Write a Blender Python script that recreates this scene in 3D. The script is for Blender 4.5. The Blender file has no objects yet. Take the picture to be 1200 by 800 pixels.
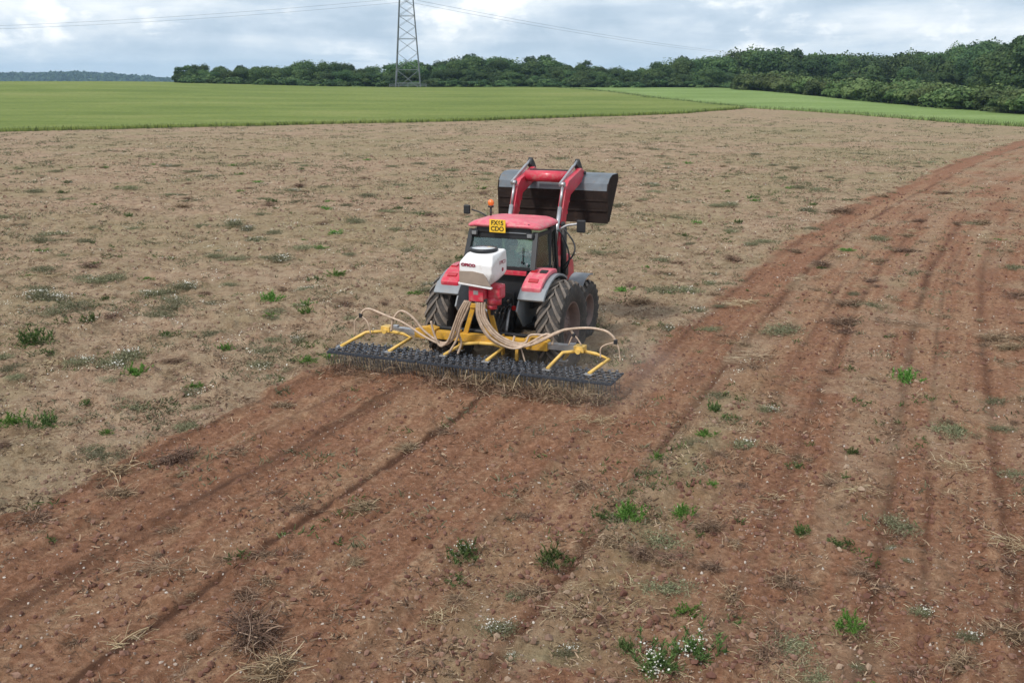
import bpy, bmesh, math, random
import numpy as np
from mathutils import Vector, Matrix
R = math.radians
rng = np.random.default_rng(11)
random.seed(5)
sc = bpy.context.scene
COL = sc.collection

# ------------------------------------------------------------------ camera
CAM_H = 5.75
PITCH = math.atan(310/1200)
cd = bpy.data.cameras.new('camera'); cam = bpy.data.objects.new('camera', cd); COL.objects.link(cam)
cam.location = (0, 0, CAM_H); cam.rotation_euler = (R(90)-PITCH, 0, 0)
cd.sensor_width = 36; cd.lens = 36; cd.clip_start = .1; cd.clip_end = 20000
sc.camera = cam
# ------------------------------------------------------------------ light
SUN_EL, SUN_AZ = 50, 222          # azimuth clockwise from +Y, where the sun stands
sd = bpy.data.lights.new('sun', 'SUN'); sun = bpy.data.objects.new('sun', sd); COL.objects.link(sun)
sd.energy = 2.15; sd.angle = R(8); sd.color = (1, .965, .92)
az, el = R(SUN_AZ), R(SUN_EL)
sv = Vector((math.sin(az)*math.cos(el), math.cos(az)*math.cos(el), math.sin(el)))
sun.rotation_euler = sv.to_track_quat('Z', 'Y').to_euler()
sc.view_settings.view_transform = 'Standard'; sc.view_settings.look = 'None'
sc.view_settings.gamma = 1; sc.view_settings.exposure = 0.46; sc.view_settings.use_curve_mapping = False
sc.cycles.max_bounces = 6; sc.cycles.transparent_max_bounces = 8; sc.cycles.volume_bounces = 1
W = bpy.data.worlds.new('World'); sc.world = W; W.use_nodes = True
nt = W.node_tree; nt.nodes.clear()
def N(t, type, **kw):
    n = t.nodes.new(type)
    for k, v in kw.items(): setattr(n, k, v)
    return n
def math_n(t, op, a, b=None, clamp=False):
    n = N(t, 'ShaderNodeMath', operation=op, use_clamp=clamp)
    for i, v in enumerate((a, b)):
        if v is None: continue
        if isinstance(v, (int, float)): n.inputs[i].default_value = v
        else: t.links.new(v, n.inputs[i])
    return n.outputs[0]
def mix_n(t, fac, a, b, blend='MIX'):
    n = N(t, 'ShaderNodeMix', data_type='RGBA', blend_type=blend)
    for i, v in ((0, fac), (6, a), (7, b)):
        if isinstance(v, (int, float)): n.inputs[i].default_value = v
        elif isinstance(v, tuple): n.inputs[i].default_value = (*v, 1)
        else: t.links.new(v, n.inputs[i])
    return n.outputs[2]
def noise_n(t, vec, scale, detail=4, rough=.55, dist=0):
    n = N(t, 'ShaderNodeTexNoise'); n.inputs['Scale'].default_value = scale
    n.inputs['Detail'].default_value = detail; n.inputs['Roughness'].default_value = rough
    n.inputs['Distortion'].default_value = dist
    if vec is not None: t.links.new(vec, n.inputs['Vector'])
    return n.outputs['Fac']
def ramp_n(t, fac, stops):
    n = N(t, 'ShaderNodeValToRGB'); e = n.color_ramp.elements
    while len(e) < len(stops): e.new(.5)
    for k, (p, c) in zip(e, stops):
        k.position = p; k.color = (*c, 1) if isinstance(c, tuple) else (c, c, c, 1)
    t.links.new(fac, n.inputs[0]); return n.outputs[0]
def mapr(t, v, a, b, c=0, d=1):
    n = N(t, 'ShaderNodeMapRange'); n.clamp = True
    t.links.new(v, n.inputs[0])
    for i, q in enumerate((a, b, c, d)): n.inputs[i+1].default_value = q
    return n.outputs[0]
sky = N(nt, 'ShaderNodeTexSky', sky_type='NISHITA'); sky.sun_disc = False
sky.sun_elevation = R(SUN_EL); sky.sun_rotation = R(SUN_AZ); sky.dust_density = 1.5
tc = N(nt, 'ShaderNodeTexCoord')
sep = N(nt, 'ShaderNodeSeparateXYZ'); nt.links.new(tc.outputs['Generated'], sep.inputs[0])
# a flat cloud deck seen from below: stretch the direction so that clouds flatten towards the horizon
den = math_n(nt, 'ADD', math_n(nt, 'MAXIMUM', sep.outputs[2], 0.0), .075)
cx = math_n(nt, 'DIVIDE', sep.outputs[0], den); cy = math_n(nt, 'DIVIDE', sep.outputs[1], den)
cmb = N(nt, 'ShaderNodeCombineXYZ'); nt.links.new(cx, cmb.inputs[0]); nt.links.new(cy, cmb.inputs[1])
c1 = noise_n(nt, cmb.outputs[0], .42, 8, .58, .35)
mp = N(nt, 'ShaderNodeMapping'); mp.inputs['Scale'].default_value = (1, 1, 2.6); mp.inputs['Location'].default_value = (3.1, .4, 1.35)
nt.links.new(tc.outputs['Generated'], mp.inputs[0])
c2 = noise_n(nt, mp.outputs[0], 7.5, 8, .6, .25)
mp3 = N(nt, 'ShaderNodeMapping'); mp3.inputs['Scale'].default_value = (1, 1, 1.6); mp3.inputs['Location'].default_value = (7.7, 2.4, 5.2)
nt.links.new(tc.outputs['Generated'], mp3.inputs[0])
c3 = noise_n(nt, mp3.outputs[0], 15, 6, .55, .1)
cc = math_n(nt, 'ADD', math_n(nt, 'MULTIPLY', c1, .35), math_n(nt, 'MULTIPLY', c2, .65))
cloud = ramp_n(nt, cc, [(.38, (4.1, 5.1, 6.2)), (.46, (5.2, 6.1, 7.1)), (.52, (6.4, 7.1, 7.8)), (.60, (8.0, 8.4, 8.8))])
puff = math_n(nt, 'MULTIPLY', mapr(nt, c3, .53, .62), mapr(nt, cc, .46, .54))
cloud = mix_n(nt, puff, cloud, (9.2, 9.4, 9.6))
low = mapr(nt, sep.outputs[2], .0, .035, 0, 1)
cloud = mix_n(nt, low, mix_n(nt, .6, cloud, (5.5, 6.7, 7.8)), cloud)
skyc = mix_n(nt, .93, sky.outputs[0], cloud)
bg = N(nt, 'ShaderNodeBackground'); bg.inputs[1].default_value = .095
nt.links.new(skyc, bg.inputs[0]); wo = N(nt, 'ShaderNodeOutputWorld'); nt.links.new(bg.outputs[0], wo.inputs[0])

# ------------------------------------------------------------------ helpers
def tag(o, label=None, cat=None, group=None, kind=None):
    if label: o['label'] = label
    if cat: o['category'] = cat
    if group: o['group'] = group
    if kind: o['kind'] = kind
    return o
def empty(name, loc=(0, 0, 0), rz=0, parent=None):
    o = bpy.data.objects.new(name, None); COL.objects.link(o); o.location = loc; o.rotation_euler = (0, 0, rz)
    if parent: o.parent = parent
    return o
def np_mesh(name, V, F, smooth=False, attrs=None, mats=None):
    V = np.asarray(V, dtype=np.float32); F = np.asarray(F, dtype=np.int32)
    me = bpy.data.meshes.new(name)
    k = F.shape[1]
    me.vertices.add(len(V)); me.vertices.foreach_set('co', V.ravel())
    me.loops.add(F.size); me.loops.foreach_set('vertex_index', F.ravel())
    me.polygons.add(len(F)); me.polygons.foreach_set('loop_start', np.arange(0, F.size, k, dtype=np.int32))
    try: me.polygons.foreach_set('loop_total', np.full(len(F), k, dtype=np.int32))
    except Exception: pass
    me.update(calc_edges=True)
    me.polygons.foreach_set('use_smooth', np.full(len(F), smooth))
    for n, a in (attrs or {}).items():
        at = me.attributes.new(n, 'FLOAT', 'POINT'); at.data.foreach_set('value', np.asarray(a, dtype=np.float32))
    for m in (mats or []): me.materials.append(m)
    return me
def link(name, me, parent=None):
    o = bpy.data.objects.new(name, me); COL.objects.link(o)
    if parent: o.parent = parent
    return o
def copy_tree(o, parent=None):
    c = o.copy(); COL.objects.link(c)
    if parent: c.parent = parent
    for ch in list(o.children): copy_tree(ch, c)
    return c
class MB:
    """collects shapes, builds ONE mesh object"""
    def __init__(s): s.bm = bmesh.new()
    def box(s, c, d, bev=0, rot=None):
        r = bmesh.ops.create_cube(s.bm, size=1)['verts']
        M = Matrix.Translation(Vector(c)) @ (rot.to_4x4() if rot is not None else Matrix()) @ Matrix.Diagonal((*d, 1))
        bmesh.ops.transform(s.bm, matrix=M, verts=r)
        if bev: 
            es = list({e for v in r for e in v.link_edges})
            bmesh.ops.bevel(s.bm, geom=es, offset=bev, segments=2, affect='EDGES', profile=.6)
        return s
    def prism(s, pts, a0, a1, axis='x', bev=0):
        """extrude a polygon. axis x: pts are (y,z); axis y: (x,z); axis z: (x,y)"""
        def P(p, a):
            return {'x': (a, p[0], p[1]), 'y': (p[0], a, p[1]), 'z': (p[0], p[1], a)}[axis]
        A = [s.bm.verts.new(P(p, a0)) for p in pts]; B = [s.bm.verts.new(P(p, a1)) for p in pts]
        n = len(pts); fs = [s.bm.faces.new(A), s.bm.faces.new(B[::-1])]
        for i in range(n): fs.append(s.bm.faces.new((A[i], B[i], B[(i+1) % n], A[(i+1) % n])))
        bmesh.ops.recalc_face_normals(s.bm, faces=fs)
        if bev:
            es = list({e for f in fs for e in f.edges})
            bmesh.ops.bevel(s.bm, geom=es, offset=bev, segments=2, affect='EDGES', profile=.6)
        return s
    def bar(s, a, b, w, h=None, bev=.004):
        a = Vector(a); b = Vector(b); d = b-a; L = d.length
        q = d.to_track_quat('Y', 'Z').to_matrix()
        return s.box((a+b)/2, (w, L, h or w), bev, q)
    def tube(s, pts, r, n=8, closed_caps=True):
        pts = [Vector(p) for p in pts]; rings = []
        rr = r if isinstance(r, (list, tuple)) else [r]*len(pts)
        prev = None
        for i, p in enumerate(pts):
            d = (pts[min(i+1, len(pts)-1)]-pts[max(i-1, 0)]).normalized()
            if prev is None:
                u = d.orthogonal().normalized()
            else:
                u = (prev - d*prev.dot(d)).normalized()
            prev = u; v = d.cross(u)
            rings.append([s.bm.verts.new(p+(u*math.cos(2*math.pi*k/n)+v*math.sin(2*math.pi*k/n))*rr[i]) for k in range(n)])
        for A, B in zip(rings, rings[1:]):
            for k in range(n): s.bm.faces.new((A[k], A[(k+1) % n], B[(k+1) % n], B[k])).smooth = True
        if closed_caps:
            s.bm.faces.new(rings[0][::-1]); s.bm.faces.new(rings[-1])
        return s
    def cyl(s, a, b, r, n=20, r2=None):
        return s.tube([a, b], [r, r if r2 is None else r2], n)
    def lathe(s, prof, n=40, axis='x', c=(0, 0, 0)):
        """prof: (axial, radius) list; closed loop"""
        rings = []
        for a, r in prof:
            ring = []
            for k in range(n):
                th = 2*math.pi*k/n; u, v = r*math.cos(th), r*math.sin(th)
                p = {'x': (a, u, v), 'y': (u, a, v), 'z': (u, v, a)}[axis]
                ring.append(s.bm.verts.new((p[0]+c[0], p[1]+c[1], p[2]+c[2])))
            rings.append(ring)
        m = len(rings)
        for i in range(m-1):
            A, B = rings[i], rings[i+1]
            for k in range(n): s.bm.faces.new((A[k], A[(k+1) % n], B[(k+1) % n], B[k])).smooth = True
        return s
    def hull(s, pts):
        vs = [s.bm.verts.new(p) for p in pts]
        r = bmesh.ops.convex_hull(s.bm, input=vs); return s
    def build(s, name, m, parent=None, smooth=None):
        bmesh.ops.recalc_face_normals(s.bm, faces=s.bm.faces[:])
        me = bpy.data.meshes.new(name); s.bm.to_mesh(me); s.bm.free()
        me.materials.append(m)
        return link(name, me, parent)
def catmull(pts, n=8):
    P = [Vector(p) for p in pts]; P = [P[0]*2-P[1]]+P+[P[-1]*2-P[-2]]; out = []
    for i in range(1, len(P)-2):
        for k in range(n):
            t = k/n
            out.append(.5*((2*P[i])+(P[i+1]-P[i-1])*t+(2*P[i-1]-5*P[i]+4*P[i+1]-P[i+2])*t*t+(3*P[i]-P[i-1]-3*P[i+1]+P[i+2])*t**3))
    out.append(P[-2]); return out

# ------------------------------------------------------------------ materials
def new_mat(name):
    m = bpy.data.materials.new(name); m.use_nodes = True; t = m.node_tree
    return m, t, t.nodes['Principled BSDF']
def mat(name, c, rough=.5, metal=0, dirt=0, dirtc=(.30, .20, .13), var=.12, scale=4, bump=0, coat=0, spec=None):
    m, t, b = new_mat(name)
    tcn = N(t, 'ShaderNodeTexCoord').outputs['Object']
    n1 = noise_n(t, tcn, scale, 6, .6)
    dk = tuple(x*(1-var*1.6) for x in c); lt = tuple(min(1, x*(1+var)) for x in c)
    col = ramp_n(t, n1, [(.3, dk), (.7, lt)])
    if dirt:
        n2 = noise_n(t, tcn, scale*2.3, 8, .7)
        f = mapr(t, n2, .62-dirt*.35, .72, 0, min(1, .35+dirt))
        col = mix_n(t, f, col, dirtc)
        rr = mapr(t, f, 0, 1, rough, .9); t.links.new(rr, b.inputs['Roughness'])
    else: b.inputs['Roughness'].default_value = rough
    t.links.new(col, b.inputs['Base Color']); b.inputs['Metallic'].default_value = metal
    if coat: b.inputs['Coat Weight'].default_value = coat; b.inputs['Coat Roughness'].default_value = .15
    if spec is not None: b.inputs['Specular IOR Level'].default_value = spec
    if bump:
        bn = N(t, 'ShaderNodeBump'); bn.inputs['Strength'].default_value = bump; bn.inputs['Distance'].default_value = .01
        t.links.new(noise_n(t, tcn, scale*8, 6, .7), bn.inputs['Height']); t.links.new(bn.outputs[0], b.inputs['Normal'])
    return m
def leaf_mat(name, stops, rough=.75, trans=.25, objvar=.25):
    """per-leaf colour variation by random-per-island, per-plant variation by object random"""
    m, t, b = new_mat(name)
    g = N(t, 'ShaderNodeNewGeometry'); oi = N(t, 'ShaderNodeObjectInfo')
    tcn = N(t, 'ShaderNodeTexCoord').outputs['Object']
    col = ramp_n(t, g.outputs['Random Per Island'], stops)
    v = mapr(t, oi.outputs['Random'], 0, 1, 1-objvar, 1+objvar)
    hs = N(t, 'ShaderNodeHueSaturation'); t.links.new(col, hs.inputs['Color']); t.links.new(v, hs.inputs['Value'])
    t.links.new(mapr(t, oi.outputs['Random'], 0, 1, .485, .515), hs.inputs['Hue'])
    b.inputs['Roughness'].default_value = rough; b.inputs['Specular IOR Level'].default_value = .25
    t.links.new(hs.outputs[0], b.inputs['Base Color'])
    if trans:
        tr = N(t, 'ShaderNodeBsdfTranslucent'); t.links.new(hs.outputs[0], tr.inputs[0])
        mx = N(t, 'ShaderNodeMixShader'); mx.inputs[0].default_value = trans
        t.links.new(b.outputs[0], mx.inputs[1]); t.links.new(tr.outputs[0], mx.inputs[2])
        t.links.new(mx.outputs[0], t.nodes['Material Output'].inputs[0])
    return m
M = {}
M['red'] = mat('red_paint', (.56, .030, .060), .35, dirt=.42, dirtc=(.42, .22, .18), coat=.2, var=.10)
M['red_faded'] = mat('faded_red_paint', (.66, .10, .145), .5, dirt=.5, dirtc=(.55, .33, .28), coat=.1)
M['black'] = mat('black_plastic', (.018, .018, .020), .5, dirt=.1, dirtc=(.07, .055, .045))
M['dark'] = mat('dark_machinery', (.022, .021, .021), .6, dirt=.2, dirtc=(.09, .065, .05), scale=9)
M['grey'] = mat('grey_trim', (.22, .235, .25), .5, dirt=.25, dirtc=(.3, .25, .2))
M['steel'] = mat('worn_steel', (.45, .45, .46), .38, metal=.7, dirt=.3, dirtc=(.28, .22, .17), scale=8)
M['chrome'] = mat('bright_rod', (.62, .62, .64), .25, metal=.9)
M['bucket_back'] = mat('worn_blue_grey_steel', (.135, .155, .175), .5, metal=.2, dirt=.25, dirtc=(.2, .15, .12))
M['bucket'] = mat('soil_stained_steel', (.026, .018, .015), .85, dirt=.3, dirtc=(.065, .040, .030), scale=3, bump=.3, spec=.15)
M['tyre'] = mat('dusty_tyre_rubber', (.040, .036, .033), .85, dirt=.35, dirtc=(.15, .115, .09), scale=5, bump=.2)
M['lug'] = mat('dusty_tyre_lugs', (.15, .125, .105), .9, dirt=.4, dirtc=(.25, .195, .15), scale=7, bump=.2)
M['rim'] = mat('dusty_wheel_rim', (.15, .10, .088), .7, dirt=.4, dirtc=(.21, .155, .12))
M['yellow'] = mat('yellow_paint', (.62, .33, .03), .5, dirt=.45, dirtc=(.32, .19, .09), scale=6)
M['yellow_pale'] = mat('worn_yellow_tube', (.72, .45, .10), .45, dirt=.3, dirtc=(.55, .40, .22), scale=7)
M['bed'] = mat('blue_black_steel', (.030, .037, .050), .45, metal=.2, dirt=.25, dirtc=(.2, .16, .13), scale=14)
M['clamp_light'] = mat('worn_bare_steel', (.26, .30, .36), .45, metal=.3)
M['tine'] = mat('polished_tine_wire', (.40, .36, .33), .4, metal=.5, dirt=.2)
M['white'] = mat('white_moulded_plastic', (.76, .74, .73), .4, dirt=.28, dirtc=(.55, .48, .42), var=.03)
M['panel_seam'] = M['black']
M['beige_panel'] = mat('dusty_beige_panel', (.30, .235, .185), .7, var=.1)
M['hose'] = mat('ribbed_beige_hose', (.50, .37, .27), .55, dirt=.35, dirtc=(.28, .18, .12), var=.2, scale=9)
M['seat'] = mat('seat_fabric', (.035, .04, .04), .9)
M['plate'] = mat('yellow_number_plate', (.86, .52, .035), .4, var=.03)
M['text_black'] = mat('black_lettering', (.02, .016, .01), .5)
M['text_red'] = mat('dark_red_lettering', (.30, .03, .06), .5)
M['orange'] = mat('orange_beacon_lens', (.85, .20, .03), .25, coat=.6)
M['lamp_red'] = mat('red_lamp_lens', (.45, .012, .02), .2, coat=.8)
M['lamp_clear'] = mat('clear_lamp_lens', (.55, .56, .56), .15, coat=.8)
M['lamp_dull'] = mat('dull_lamp_lens', (.22, .22, .22), .3)
M['skin'] = mat('skin', (.45, .26, .19), .6, var=.05)
M['coat'] = mat('teal_overalls', (.05, .20, .18), .85)
M['hair'] = mat('dark_hair', (.03, .022, .016), .8)
M['galv'] = mat('galvanised_lattice', (.17, .185, .20), .6, metal=.2)
M['cable'] = mat('conductor_cable', (.16, .18, .20), .6)
m, t, b = new_mat('cab_glass'); M['glass'] = m
tr = N(t, 'ShaderNodeBsdfTransparent'); tr.inputs[0].default_value = (.72, .86, .82, 1)
gl = N(t, 'ShaderNodeBsdfGlossy'); gl.inputs['Roughness'].default_value = .06; gl.inputs[0].default_value = (.9, .95, .95, 1)
fr = N(t, 'ShaderNodeFresnel'); fr.inputs[0].default_value = 1.5
fac = math_n(t, 'ADD', math_n(t, 'MULTIPLY', fr.outputs[0], .9), .06, True)
mx = N(t, 'ShaderNodeMixShader'); t.links.new(fac, mx.inputs[0]); t.links.new(tr.outputs[0], mx.inputs[1]); t.links.new(gl.outputs[0], mx.inputs[2])
t.links.new(mx.outputs[0], t.nodes['Material Output'].inputs[0])

# ------------------------------------------------------------------ noise and terrain
def _h(ix, iy, seed):
    n = (ix.astype(np.int64)*374761393 + iy.astype(np.int64)*668265263 + seed*1274126177) & 0xffffffff
    n = ((n ^ (n >> 13)) * 1274126177) & 0xffffffff
    n = (n ^ (n >> 16)) & 0xffff
    return n/65535.0
def vn(x, y, seed=0):
    ix = np.floor(x); iy = np.floor(y); fx = x-ix; fy = y-iy
    ux = fx*fx*fx*(fx*(fx*6-15)+10); uy = fy*fy*fy*(fy*(fy*6-15)+10)
    a = _h(ix, iy, seed); b_ = _h(ix+1, iy, seed); c = _h(ix, iy+1, seed); d = _h(ix+1, iy+1, seed)
    return a+(b_-a)*ux+(c-a)*uy+(a-b_-c+d)*ux*uy
def fbm(x, y, s, seed=0, o=4, g=.5):
    r = 0; am = 1; tot = 0
    for i in range(o):
        r = r+am*vn(x/s*(2**i)+17.3*i, y/s*(2**i)-9.1*i, seed+i*7); tot += am; am *= g
    return r/tot
def ss(x, a, b_):
    t_ = np.clip((x-a)/(b_-a), 0, 1); return t_*t_*(3-2*t_)
YAW = R(22.5); OX, OY = -.8445, 18.939
FX, FY = math.sin(YAW), math.cos(YAW); RX, RY = math.cos(YAW), -math.sin(YAW)
def to_st(x, y):
    dx, dy = x-OX, y-OY
    return dx*RX+dy*RY, dx*FX+dy*FY
def to_w(s, t_, z=0): return Vector((OX+RX*s+FX*t_, OY+RY*s+FY*t_, z))
def lane(s, t_):        # sideways drift of the passes: they swing right far ahead of the tractor
    return s-np.interp(t_, [6, 12, 17, 22, 27, 33, 41, 50, 60, 75, 93, 120, 200], [0, .1, .3, .65, 1.1, 1.8, 3.0, 4.4, 6.0, 8.8, 12.4, 18, 35])
def terrain(x, y):
    x = np.asarray(x, float); y = np.asarray(y, float)
    top = 2.75+1.35*ss(-x, 25, 120)-2.9*ss(x, 52, 92)
    z = top*ss(y, 125, 275)
    z = z-9*ss(y, 300, 520)*ss(-x, -75, -40)-9*ss(y, 300, 700)*(1-ss(-x, -75, -40))
    z = z+12*ss(x, 95, 260)*ss(y, 120, 330)
    return z+.25*(fbm(x, y, 45, 90, 2)-.5)*ss(y, 30, 90)
def band(q, c, w): return np.exp(-((q-c)/w)**2)
def field_masks(x, y):
    s, t_ = to_st(x, y); q = lane(s, t_)
    e = (fbm(x, y, 1.1, 3, 3)-.5)*(.65+.9*ss(t_, 10, 45))
    eL = 3.2+e+.06*np.maximum(0, -t_-5)*0
    A = ss(s+e, -3.32, -3.12)*ss(-t_, -.35, -.05)*(1-ss(s, 3.0, 3.2))
    B = ss(q+e, 2.55, 3.0)
    w = np.maximum(A, B)
    # redness: where tines and wheels turned up moist soil
    v = fbm(q*1.0, t_*.10, .8, 21, 3); vf = fbm(q*1.0, t_*.035, .13, 25, 3); v2 = fbm(x, y, 2.2, 33, 4); v3 = fbm(x, y, .5, 35, 3)
    red = np.where(q > 2.8, .50+.10*ss(-t_, -4, 3), .60)+np.where(q > 2.8, 2.0, 1.5)*(v-.5)+2.2*(vf-.5)+1.0*(v2-.5)+1.2*(v3-.5)
    behind = (t_ < .2)
    red = red+np.where(behind, .42*band(s, -2.95, .28)+.40*band(s, -1.45, .50)+.18*band(s, .9, .5)+.16*band(s, 2.6, .45)-.14*band(s, -.3, .45), 0)
    red = red+.60*band(q, 3.5, .62)*np.where(t_ > -3, 1, .3)+.35*band(q, 4.35, .14)-.25*band(q, 5.1, .45)+.32*band(q, 6.3, .5)+.5*band(q, 7.75, .20)+.35*band(q, 9.25, .25)+.3*band(q, 11.3, .5)+.3*band(q, 13.5, .6)
    red = red-.14*ss(t_, 15, 70)*(q > 4.5)
    # unturned greenish strips between two passes
    strip = band(q+.5*(v2-.5)*2, 5.0-.0*t_, .42)*ss(-t_, -6, 1)*np.where(t_ > -8.5, 1, 0)*.9+band(s-3.9+.28*(t_+8.5), 0, .30)*ss(-t_, 5.2, 6.5)*.6
    w = w*(1-.75*np.clip(strip, 0, 1)*ss(v2, .38, .6))*(1-np.where(t_ > 0, .5, .25)*ss(fbm(x, y*1.0, 1.6, 44, 4), .55, .70)*(q > 4.2))*(1-.42*ss(fbm(q, t_*.08, .9, 46, 3), .50, .66)*(q > 4.4))
    return s, t_, q, w, np.clip(red, 0, 1), np.clip(strip, 0, 1)
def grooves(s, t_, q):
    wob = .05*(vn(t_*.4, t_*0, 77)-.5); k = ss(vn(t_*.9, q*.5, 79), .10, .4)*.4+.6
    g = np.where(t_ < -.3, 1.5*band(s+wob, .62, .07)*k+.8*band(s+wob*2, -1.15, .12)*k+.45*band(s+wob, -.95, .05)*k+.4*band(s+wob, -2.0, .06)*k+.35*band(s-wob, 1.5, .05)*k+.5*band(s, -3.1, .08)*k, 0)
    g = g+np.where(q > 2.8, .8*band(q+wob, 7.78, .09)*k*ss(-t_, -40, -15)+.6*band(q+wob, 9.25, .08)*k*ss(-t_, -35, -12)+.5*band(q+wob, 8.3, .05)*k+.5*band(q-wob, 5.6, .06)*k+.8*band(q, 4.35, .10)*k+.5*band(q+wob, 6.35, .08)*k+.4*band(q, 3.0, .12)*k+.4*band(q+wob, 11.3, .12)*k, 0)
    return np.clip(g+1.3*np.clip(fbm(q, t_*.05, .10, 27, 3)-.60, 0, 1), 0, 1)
def micro(x, y, D, s, t_, q, w, red):
    fade = 1/(1+(D/110)**2)
    h = (fbm(x, y, .55, 1, 3)-.5)*(.10*(1-w)+.045*w)
    h = h+(fbm(x, y, .16, 5, 3, .6)-.5)*(.085*(1-w)+.055*w)*(D < 60)
    h = h+(fbm(q, t_*.06, .16, 15, 3)-.5)*.065*w
    cl = fbm(x, y, .30, 8, 3); h = h+np.clip(cl-.56, 0, 1)*(.42*(1-w)+.24*w)
    h = h+(fbm(x, y, 3, 51, 2)-.5)*.05
    # tine grooves and wheel ruts, on the worked ground only
    g_ = np.sin(q*2*math.pi/.21+3*vn(q*.7, t_*.08, 61))*.007*vn(q*3, t_*.25, 63)
    h = h+w*g_
    bh = (t_ < 0)
    wob = .05*(vn(t_*.4, t_*0, 77)-.5)
    h = h-w*np.where(bh, .035*band(s+wob, .62, .075)*(.6+.8*vn(t_*1.3, t_*0, 5))+.024*band(s, -1.45, .35)+.02*band(s, -2.9, .2)+.02*band(s, 1.4, .1), 0)
    h = h-w*(.045*band(q+wob, 7.78, .10)+.03*band(q+wob, 9.25, .09)+.03*band(q, 3.45, .15)+.028*band(q, 4.35, .09)+.022*band(q+wob, 6.35, .1)+.022*band(q+wob, 11.3, .12))
    h = h+w*(.03*band(q, 2.85, .2)+np.where(bh, .03*band(s, -3.2, .16), 0))
    return h*fade
def ground_z(x, y):
    x = np.atleast_1d(np.asarray(x, float)); y = np.atleast_1d(np.asarray(y, float))
    s, t_, q, w, red, st = field_masks(x, y)
    return terrain(x, y)+micro(x, y, np.hypot(x, y), s, t_, q, w, red)
def gz(x, y): return float(ground_z(x, y)[0])

# ------------------------------------------------------------------ brown field (one sheet, finer near the tractor side)
def polar(r0, r1, ratio, a0, a1, da):
    nr = int(math.log(r1/r0)/math.log(1+ratio))+1; na = int((a1-a0)/da)+1
    rr = r0*np.exp(np.linspace(0, math.log(r1/r0), nr)); aa = np.linspace(a0, a1, na)
    A, RR = np.meshgrid(aa, rr); return RR*np.sin(A), RR*np.cos(A)
def grid_faces(nr, na, keep=None):
    i = np.arange(nr*na).reshape(nr, na)
    F = np.stack([i[:-1, :-1], i[:-1, 1:], i[1:, 1:], i[1:, :-1]], -1).reshape(-1, 4)
    return F
X, Y = polar(5.5, 260, .0042, -.72, .72, .0019)
nr, na = X.shape; x, y = X.ravel(), Y.ravel()
s_, t_, q_, w_, red_, st_ = field_masks(x, y)
Z = terrain(x, y)+micro(x, y, np.hypot(x, y), s_, t_, q_, w_, red_)
# soil colour zones
green_ = np.clip(fbm(x, y, 6, 71, 4)*1.9-.72+.25*ss(np.hypot(x, y), 30, 110), 0, 1)*(1-w_)+st_*.8

m, t, b = new_mat('tilled_soil'); M['soil'] = m
def attr(n):
    a = N(t, 'ShaderNodeAttribute'); a.attribute_name = n; return a.outputs['Fac']
oc = N(t, 'ShaderNodeTexCoord').outputs['Object']
aw, ar, ag = attr('worked'), attr('red'), attr('green')
nA = noise_n(t, oc, 2.2, 8, .65); nB = noise_n(t, oc, 11, 8, .7); nC = noise_n(t, oc, 38, 6, .7)
nD = noise_n(t, oc, .55, 7, .68)
raw = ramp_n(t, nA, [(.40, (.190, .120, .074)), (.50, (.305, .206, .134)), (.60, (.400, .290, .194))])
raw = mix_n(t, mapr(t, nD, .48, .60, 0, .5), raw, (.225, .168, .095))
raw = mix_n(t, mapr(t, nD, .47, .38, 0, .5), raw, (.36, .235, .155))
raw = mix_n(t, mapr(t, nB, .50, .62, 0, .6), raw, (.42, .32, .215))
raw = mix_n(t, mapr(t, nC, .53, .62, 0, .6), raw, (.135, .082, .050))
raw = mix_n(t, math_n(t, 'MULTIPLY', ag, .5), raw, (.20, .185, .085))
dry = ramp_n(t, nB, [(.38, (.215, .117, .066)), (.52, (.305, .175, .102)), (.64, (.400, .258, .160))])
wet = ramp_n(t, nB, [(.38, (.172, .080, .043)), (.52, (.248, .121, .069)), (.64, (.330, .182, .112))])
wk = mix_n(t, ar, dry, wet)
wk = mix_n(t, math_n(t, 'MULTIPLY', attr('groove'), .9), wk, (.075, .034, .019))  # moist groove soil, painted darker to replace shading that soft light washes out
wk = mix_n(t, mapr(t, nC, .54, .63, 0, .5), wk, (.085, .040, .022))
wk = mix_n(t, mapr(t, nC, .30, .38, .35, 0), wk, (.34, .22, .145))
wk = mix_n(t, math_n(t, 'MULTIPLY', ag, .45), wk, (.24, .20, .11))
vor = N(t, 'ShaderNodeTexVoronoi'); vor.inputs['Scale'].default_value = 14; t.links.new(oc, vor.inputs['Vector'])
col = mix_n(t, aw, raw, wk)
spk = math_n(t, 'MULTIPLY', mapr(t, vor.outputs['Distance'], .06, .10, 1, 0), mapr(t, nB, .45, .6))
col = mix_n(t, math_n(t, 'MULTIPLY', spk, .7), col, (.52, .45, .37))
t.links.new(col, b.inputs['Base Color']); b.inputs['Roughness'].default_value = .95; b.inputs['Specular IOR Level'].default_value = .15
bn = N(t, 'ShaderNodeBump'); bn.inputs['Strength'].default_value = 1; bn.inputs['Distance'].default_value = .06
hh = math_n(t, 'ADD', nB, math_n(t, 'MULTIPLY', nC, .45)); t.links.new(hh, bn.inputs['Height']); t.links.new(bn.outputs[0], b.inputs['Normal'])
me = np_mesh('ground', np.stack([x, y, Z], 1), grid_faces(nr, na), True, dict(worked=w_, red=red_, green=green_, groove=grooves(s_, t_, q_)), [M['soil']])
tag(link('ground', me), kind='structure', label='bare brown field with reddish freshly harrowed passes')

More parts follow.
